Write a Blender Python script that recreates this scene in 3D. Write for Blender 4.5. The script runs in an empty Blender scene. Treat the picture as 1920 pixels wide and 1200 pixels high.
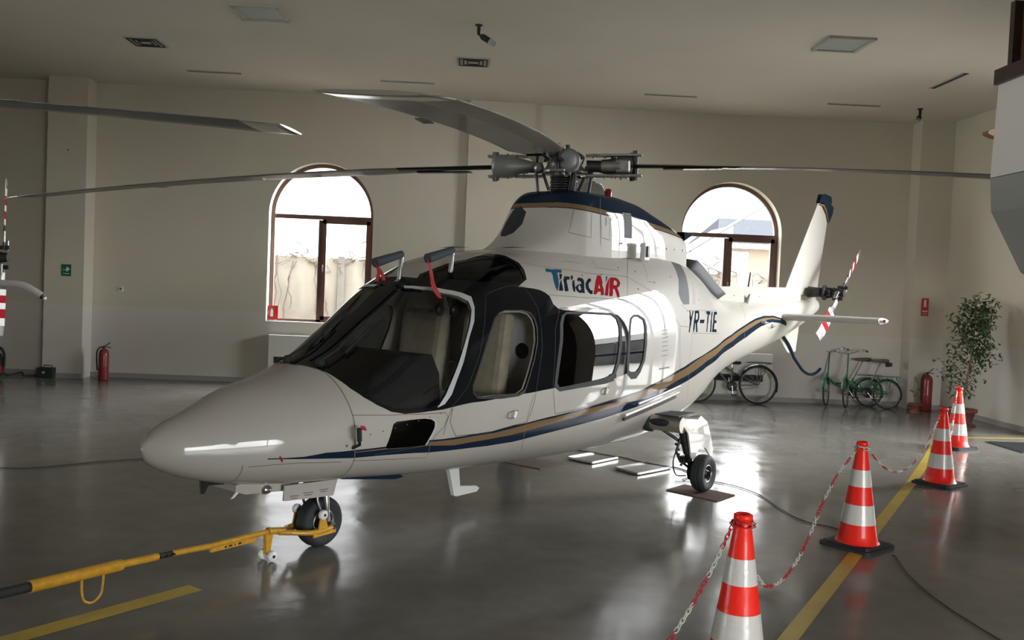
import bpy, bmesh, math, random
from mathutils import Vector, Matrix
from mathutils.geometry import delaunay_2d_cdt, tessellate_polygon
random.seed(7)
PI = math.pi
SC = bpy.context.scene
COL = SC.collection
sin, cos = math.sin, math.cos

# ------------------------------------------------------------------ camera
YAW, PITCH, ROLL, CAM_H, FPX = 0.0412, -0.0351, 0.0419, 1.7699, 1676.65
def set_camera():
    fw = Vector((sin(YAW)*cos(PITCH), cos(YAW)*cos(PITCH), sin(PITCH)))
    r = Vector((cos(YAW), -sin(YAW), 0)); u = r.cross(fw)
    c, s = cos(ROLL), sin(ROLL)
    R, U = c*r + s*u, -s*r + c*u
    cam = bpy.data.cameras.new('camera'); o = bpy.data.objects.new('camera', cam); COL.objects.link(o)
    m = Matrix((R, U, -fw)).transposed().to_4x4(); m.translation = Vector((0, 0, CAM_H))
    o.matrix_world = m
    cam.sensor_width = 36; cam.sensor_fit = 'HORIZONTAL'; cam.lens = 36*FPX/1920
    cam.clip_start = 0.05; cam.clip_end = 300
    SC.camera = o
set_camera()

# ------------------------------------------------------------------ daylight and exposure
SC.view_settings.view_transform = 'Standard'; SC.view_settings.look = 'None'
SC.view_settings.gamma = 1; SC.view_settings.use_curve_mapping = False
SC.view_settings.exposure = 0.8
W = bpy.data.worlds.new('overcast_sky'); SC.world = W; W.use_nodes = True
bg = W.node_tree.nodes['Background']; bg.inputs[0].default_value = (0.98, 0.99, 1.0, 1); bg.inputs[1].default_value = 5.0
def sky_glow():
    # sky brightened towards each door opening to push more light indoors, dull to the north
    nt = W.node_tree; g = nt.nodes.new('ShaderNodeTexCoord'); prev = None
    for v, lo, hi in (((.93, .12, .34), .1, GLOW_SIDE), ((-.95, -.15, .25), .0, GLOW_WEST), ((.15, -.95, .2), .2, GLOW_SOUTH)):
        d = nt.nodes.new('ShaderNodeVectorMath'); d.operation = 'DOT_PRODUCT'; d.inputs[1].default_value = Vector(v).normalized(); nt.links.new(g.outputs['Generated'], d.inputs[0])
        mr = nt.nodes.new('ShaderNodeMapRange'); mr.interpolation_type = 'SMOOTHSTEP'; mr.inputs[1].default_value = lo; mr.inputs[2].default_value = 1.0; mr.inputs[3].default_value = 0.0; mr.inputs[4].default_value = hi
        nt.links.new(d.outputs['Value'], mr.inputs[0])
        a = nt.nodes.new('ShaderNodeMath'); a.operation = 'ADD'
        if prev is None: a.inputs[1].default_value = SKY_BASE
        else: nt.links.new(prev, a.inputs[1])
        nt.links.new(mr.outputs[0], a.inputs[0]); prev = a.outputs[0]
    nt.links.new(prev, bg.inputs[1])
SKY_BASE, GLOW_SIDE, GLOW_WEST, GLOW_SOUTH = 2.2, 24.0, 8.0, 9.0
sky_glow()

ROOM = dict(x0=-14.0, x1=8.0, y0=-5.0, y1=15.26, z=4.9)
def portal(loc, rot, sx, sy):
    # light portal: only guides sampling of the sky through an opening, adds no light of its own
    l = bpy.data.lights.new('window_portal', 'AREA'); l.shape = 'RECTANGLE'; l.size = sx; l.size_y = sy
    l.cycles.is_portal = True
    o = bpy.data.objects.new('window_portal', l); o.location = loc; o.rotation_euler = rot; COL.objects.link(o)
# openings: arched windows in the far wall, hangar door in the side wall, unseen front and left openings added for light
WINS = [(-3.535, 1.745), (3.47, 1.745)]
SILL, SPRING = 1.035, 2.88
for x, w in WINS: portal((x+w/2, 15.5, 2.4), (-PI/2, 0, 0), 1.75, 2.75)
SIDE_DOOR = (9.6, 12.2, 0.0, 4.7)      # y0 y1 z0 z1 in the wall at x1
FRONT_FILL = (3.2, 7.8, 0.0, 3.4)    # x0 x1 z0 z1 in the wall at y0: unseen, placed to light the far right
portal((8.05, sum(SIDE_DOOR[:2])/2, 2.25), (0, PI/2, 0), 4.6, 2.6)
portal((sum(FRONT_FILL[:2])/2, -5.05, 1.7), (PI/2, 0, 0), 4.6, 3.4)
LEFT_FILL = (0.0, 7.5, 0.0, 4.4)      # y0 y1 z0 z1 in the wall at x0: unseen opening added to light the room
portal((-14.05, sum(LEFT_FILL[:2])/2, 2.2), (0, -PI/2, 0), 4.4, 7.5)

# ------------------------------------------------------------------ materials
MATS = {}
def mat(name, col, rough=0.5, metal=0.0, coat=0.0, noise=None, bump=None, trans=None, spec=0.5, coat_rough=0.05, rnoise=None):
    if name in MATS: return MATS[name]
    m = bpy.data.materials.new(name); m.use_nodes = True; nt = m.node_tree; b = nt.nodes['Principled BSDF']
    b.inputs['Base Color'].default_value = (*col, 1); b.inputs['Roughness'].default_value = rough
    b.inputs['Metallic'].default_value = metal; b.inputs['Coat Weight'].default_value = coat
    b.inputs['Coat Roughness'].default_value = coat_rough; b.inputs['Specular IOR Level'].default_value = spec
    tc = nt.nodes.new('ShaderNodeTexCoord')
    if noise:
        sc, amt = noise[0], noise[1]; col2 = noise[2] if len(noise) > 2 else tuple(c*(1-amt) for c in col)
        n = nt.nodes.new('ShaderNodeTexNoise'); n.inputs['Scale'].default_value = sc; n.inputs['Detail'].default_value = 6
        mp = nt.nodes.new('ShaderNodeMapping'); 
        if len(noise) > 3: mp.inputs['Scale'].default_value = noise[3]
        nt.links.new(tc.outputs['Object'], mp.inputs[0]); nt.links.new(mp.outputs[0], n.inputs['Vector'])
        cr = nt.nodes.new('ShaderNodeValToRGB'); cr.color_ramp.elements[0].position = .35; cr.color_ramp.elements[1].position = .68
        cr.color_ramp.elements[0].color = (*col, 1); cr.color_ramp.elements[1].color = (*col2, 1)
        nt.links.new(n.outputs['Fac'], cr.inputs[0]); nt.links.new(cr.outputs[0], b.inputs['Base Color'])
    if rnoise:
        n = nt.nodes.new('ShaderNodeTexNoise'); n.inputs['Scale'].default_value = rnoise[0]; n.inputs['Detail'].default_value = 5
        nt.links.new(tc.outputs['Object'], n.inputs['Vector'])
        mr = nt.nodes.new('ShaderNodeMapRange'); mr.inputs[1].default_value = .3; mr.inputs[2].default_value = .7
        mr.inputs[3].default_value = rnoise[1]; mr.inputs[4].default_value = rnoise[2]
        nt.links.new(n.outputs['Fac'], mr.inputs[0]); nt.links.new(mr.outputs[0], b.inputs['Roughness'])
    if bump:
        n = nt.nodes.new('ShaderNodeTexNoise'); n.inputs['Scale'].default_value = bump[0]; n.inputs['Detail'].default_value = 4
        nt.links.new(tc.outputs['Object'], n.inputs['Vector'])
        bp = nt.nodes.new('ShaderNodeBump'); bp.inputs['Strength'].default_value = bump[1]; bp.inputs['Distance'].default_value = bump[2] if len(bump) > 2 else 0.01
        nt.links.new(n.outputs['Fac'], bp.inputs['Height']); nt.links.new(bp.outputs[0], b.inputs['Normal'])
    MATS[name] = m; return m
def glass(name, tint, refl=1.0, rough=0.0):
    """thin pane: tinted see-through sheet with a fresnel reflection"""
    if name in MATS: return MATS[name]
    m = bpy.data.materials.new(name); m.use_nodes = True; nt = m.node_tree; nt.nodes.clear()
    out = nt.nodes.new('ShaderNodeOutputMaterial'); mix = nt.nodes.new('ShaderNodeMixShader')
    tr = nt.nodes.new('ShaderNodeBsdfTransparent'); tr.inputs[0].default_value = (*tint, 1)
    gl = nt.nodes.new('ShaderNodeBsdfGlossy'); gl.inputs['Roughness'].default_value = rough; gl.inputs[0].default_value = (refl, refl, refl, 1)
    fr = nt.nodes.new('ShaderNodeFresnel'); fr.inputs[0].default_value = 1.6
    nt.links.new(fr.outputs[0], mix.inputs[0]); nt.links.new(tr.outputs[0], mix.inputs[1]); nt.links.new(gl.outputs[0], mix.inputs[2])
    nt.links.new(mix.outputs[0], out.inputs[0]); MATS[name] = m; return m

M = dict(
 white=lambda: mat('pearl_white_paint', (.45,.425,.38), .5, 0.0, .6, coat_rough=.02, spec=.2),
 black=lambda: mat('gloss_black_paint', (.009,.010,.011), .5, 0, .55, coat_rough=.02, spec=.0),
 navy=lambda: mat('navy_paint', (.010,.020,.038), .5, 0, .35, spec=0),
 slate=lambda: mat('slate_paint', (.04,.08,.10), .5, 0, .2, spec=0),
 blue=lambda: mat('blue_paint', (.022,.09,.16), .5, 0, .25, spec=0),
 gold=lambda: mat('bronze_gold_paint', (.19,.125,.062), .5, 0, .35, spec=0),
 red=lambda: mat('red_paint', (.34,.014,.022), .5, 0, .25, spec=0),
 seam=lambda: mat('panel_gap', (.12,.115,.10), .7),
 lining=lambda: mat('cabin_lining', (.52,.47,.38), .8, noise=(8, .15)),
 darkgrille=lambda: mat('dark_grille', (.02,.022,.028), .6, bump=(180, .4)),
 greybrown=lambda: mat('heat_shield', (.33,.28,.26), .6),
 seal=lambda: mat('window_seal_white', (.50,.52,.53), .5),
 rubber=lambda: mat('black_rubber', (.018,.02,.022), .75, bump=(60, .2)),
 tyre=lambda: mat('tyre_rubber', (.022,.025,.028), .7, bump=(40, .2)),
 metal=lambda: mat('brushed_alloy', (.42,.42,.40), .38, .9, noise=(20, .3)),
 dmetal=lambda: mat('dark_metal', (.07,.07,.07), .45, .7, noise=(15, .5)),
 chrome=lambda: mat('chrome', (.75,.75,.74), .15, 1),
 blade=lambda: mat('grey_blade_paint', (.10,.10,.095), .42, 0, .2, noise=(3, .3)),
 bladeLE=lambda: mat('blade_erosion_strip', (.26,.24,.21), .33, .75, noise=(6, .3)),
 bladetip=lambda: mat('blade_tip_metal', (.72,.70,.66), .25, .9),
 yellow=lambda: mat('yellow_enamel', (.62,.33,.02), .42, 0, .3, noise=(30, .3, (.48,.24,.02))),
 plastic_w=lambda: mat('white_plastic', (.76,.76,.74), .45),
 fabric=lambda: mat('beige_leather', (.42,.36,.27), .6, noise=(12, .2)),
 dash=lambda: mat('dark_dash_cover', (.012,.013,.014), .9),
 ribbon=lambda: mat('red_ribbon', (.5,.02,.03), .7, noise=(25, .5)),
)
def MM(k): return M[k]() if isinstance(k, str) else k

# ------------------------------------------------------------------ mesh collector
class B:
    def __init__(s): s.v=[]; s.f=[]; s.m=[]; s.sm=[]; s.mats=[]; s.cur=0; s.smooth=False
    def mat(s, k):
        k = MM(k)
        if k not in s.mats: s.mats.append(k)
        s.cur = s.mats.index(k); return s
    def add(s, vs, fs, smooth=None):
        o = len(s.v); s.v += [tuple(p) for p in vs]
        for f in fs: s.f.append([i+o for i in f]); s.m.append(s.cur); s.sm.append(s.smooth if smooth is None else smooth)
        return s
    def box(s, c, d, rz=0, rot=None):
        x,y,z = d[0]/2,d[1]/2,d[2]/2
        R = rot or Matrix.Rotation(rz, 3, 'Z'); c = Vector(c)
        vs = [c + R @ Vector((a*x,b*y,e*z)) for a in (-1,1) for b in (-1,1) for e in (-1,1)]
        return s.add(vs, [(0,1,3,2),(4,6,7,5),(0,4,5,1),(2,3,7,6),(0,2,6,4),(1,5,7,3)], False)
    def rbox(s, c, d, r=.01, rz=0, rot=None):
        bm = bmesh.new(); bmesh.ops.create_cube(bm, size=1)
        for v in bm.verts: v.co = Vector((v.co.x*d[0], v.co.y*d[1], v.co.z*d[2]))
        bmesh.ops.bevel(bm, geom=bm.edges[:], offset=r, segments=2, affect='EDGES', profile=.6)
        R = rot or Matrix.Rotation(rz, 3, 'Z'); c = Vector(c); bm.verts.index_update()
        s.add([c + R @ v.co for v in bm.verts], [[v.index for v in f.verts] for f in bm.faces], False); bm.free(); return s
    @staticmethod
    def frame(d):
        d = Vector(d).normalized(); a = Vector((0,0,1)) if abs(d.z) < .9 else Vector((1,0,0))
        u = a.cross(d).normalized(); return u, d.cross(u)
    def cyl(s, p0, p1, r0, r1=None, n=16, cap=True, smooth=True):
        r1 = r0 if r1 is None else r1; p0, p1 = Vector(p0), Vector(p1); u, w = B.frame(p1-p0)
        vs = [p + (u*cos(2*PI*i/n)+w*sin(2*PI*i/n))*r for p, r in ((p0,r0),(p1,r1)) for i in range(n)]
        s.add(vs, [(i,(i+1)%n,n+(i+1)%n,n+i) for i in range(n)], smooth)
        if cap: s.add(vs[:n], [list(range(n))[::-1]], False); s.add(vs[n:], [list(range(n))], False)
        return s
    def tube(s, pts, r, n=8, closed=False, smooth=True):
        P = [Vector(p) for p in pts]; k = len(P); rs = r if isinstance(r, (list,tuple)) else [r]*k
        vs = []; prev = None
        for i in range(k):
            if closed: d = P[(i+1)%k]-P[i-1]
            else: d = P[min(i+1,k-1)]-P[max(i-1,0)]
            d.normalize()
            if prev is None: u, w = B.frame(d)
            else:
                u = prev - d*prev.dot(d); u = u.normalized() if u.length > 1e-6 else B.frame(d)[0]; w = d.cross(u)
            prev = u
            vs += [P[i]+(u*cos(2*PI*j/n)+w*sin(2*PI*j/n))*rs[i] for j in range(n)]
        fs = [(i*n+j, i*n+(j+1)%n, ((i+1)%k)*n+(j+1)%n, ((i+1)%k)*n+j) for i in range(k if closed else k-1) for j in range(n)]
        s.add(vs, fs, smooth)
        if not closed: s.add(vs[:n], [list(range(n))[::-1]], False); s.add(vs[-n:], [list(range(n))], False)
        return s
    def lathe(s, c, axis, prof, n=32, smooth=True, closed=False):
        """prof: (radius, distance along axis)"""
        c = Vector(c); d = Vector(axis).normalized(); u, w = B.frame(d); k = len(prof)
        vs = [c + d*h + (u*cos(2*PI*i/n)+w*sin(2*PI*i/n))*r for r, h in prof for i in range(n)]
        kk = k if closed else k-1
        return s.add(vs, [(a*n+i, a*n+(i+1)%n, ((a+1)%k)*n+(i+1)%n, ((a+1)%k)*n+i) for a in range(kk) for i in range(n)], smooth)
    def prism(s, poly, fn, h0, h1, smooth=False):
        """poly in 2D, fn(a,b,h)->3D, extruded from h0 to h1"""
        n = len(poly); vs = [fn(a,b,h) for h in (h0,h1) for a,b in poly]
        tri = tessellate_polygon([[Vector((a,b,0)) for a,b in poly]])
        fs = [tuple(t) for t in tri]+[tuple(i+n for i in reversed(t)) for t in tri]+[(i,(i+1)%n,n+(i+1)%n,n+i) for i in range(n)]
        return s.add(vs, fs, smooth)
    def sphere(s, c, r, n=16, sc=(1,1,1)):
        c = Vector(c); vs = [c+Vector((0,0,r*sc[2]))]; m = n//2
        for i in range(1,m):
            a = PI*i/m
            vs += [c+Vector((sin(a)*cos(2*PI*j/n)*r*sc[0], sin(a)*sin(2*PI*j/n)*r*sc[1], cos(a)*r*sc[2])) for j in range(n)]
        vs.append(c-Vector((0,0,r*sc[2]))); fs=[(0,1+j,1+(j+1)%n) for j in range(n)]
        for i in range(m-2): fs += [(1+i*n+j,1+(i+1)*n+j,1+(i+1)*n+(j+1)%n,1+i*n+(j+1)%n) for j in range(n)]
        fs += [(len(vs)-1, 1+(m-2)*n+(j+1)%n, 1+(m-2)*n+j) for j in range(n)]
        return s.add(vs, fs, True)
    def build(s, name, parent=None, fixn=True, **props):
        me = bpy.data.meshes.new(name); me.from_pydata(s.v, [], s.f)
        for m in s.mats: me.materials.append(m)
        me.polygons.foreach_set('material_index', s.m); me.polygons.foreach_set('use_smooth', s.sm)
        if fixn:
            bm = bmesh.new(); bm.from_mesh(me); bmesh.ops.recalc_face_normals(bm, faces=bm.faces[:]); bm.to_mesh(me); bm.free()
        me.update(); o = bpy.data.objects.new(name, me); COL.objects.link(o); o.parent = parent
        for k, v in props.items(): o[k] = v
        return o
def new(k): return B().mat(k)
def thing(name, label, cat, loc=(0,0,0), rz=0, group=None):
    o = bpy.data.objects.new(name, None); COL.objects.link(o); o.location = loc; o.rotation_euler = (0,0,rz)
    o.empty_display_size = .1; o['label'] = label; o['category'] = cat
    if group: o['group'] = group
    return o
def tag(o, label, cat, group=None):
    o['label'] = label; o['category'] = cat
    if group: o['group'] = group
    return o
def struct(o): o['kind'] = 'structure'; return o
def kids(o): return [c for c in bpy.data.objects if c.parent == o]
def copy_tree(o, parent=None, cm=None):
    if cm is None:
        cm = {}
        for c in list(bpy.data.objects):
            if c.parent: cm.setdefault(c.parent.name, []).append(c)
    c = o.copy(); COL.objects.link(c); c.parent = parent
    for ch in cm.get(o.name, []): copy_tree(ch, c, cm)
    return c
def arc(cx, cy, r, a0, a1, n): return [(cx+r*cos(a0+(a1-a0)*i/n), cy+r*sin(a0+(a1-a0)*i/n)) for i in range(n+1)]
def smoothpts(P, n=6):
    P = [Vector(p) for p in P]; out = []
    for i in range(len(P)-1):
        a, b, c, d = P[max(i-1,0)], P[i], P[i+1], P[min(i+2,len(P)-1)]
        for k in range(n):
            t = k/n; out.append(.5*((2*b)+(c-a)*t+(2*a-5*b+4*c-d)*t*t+(3*b-a-3*c+d)*t**3))
    return out+[P[-1]]

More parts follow.
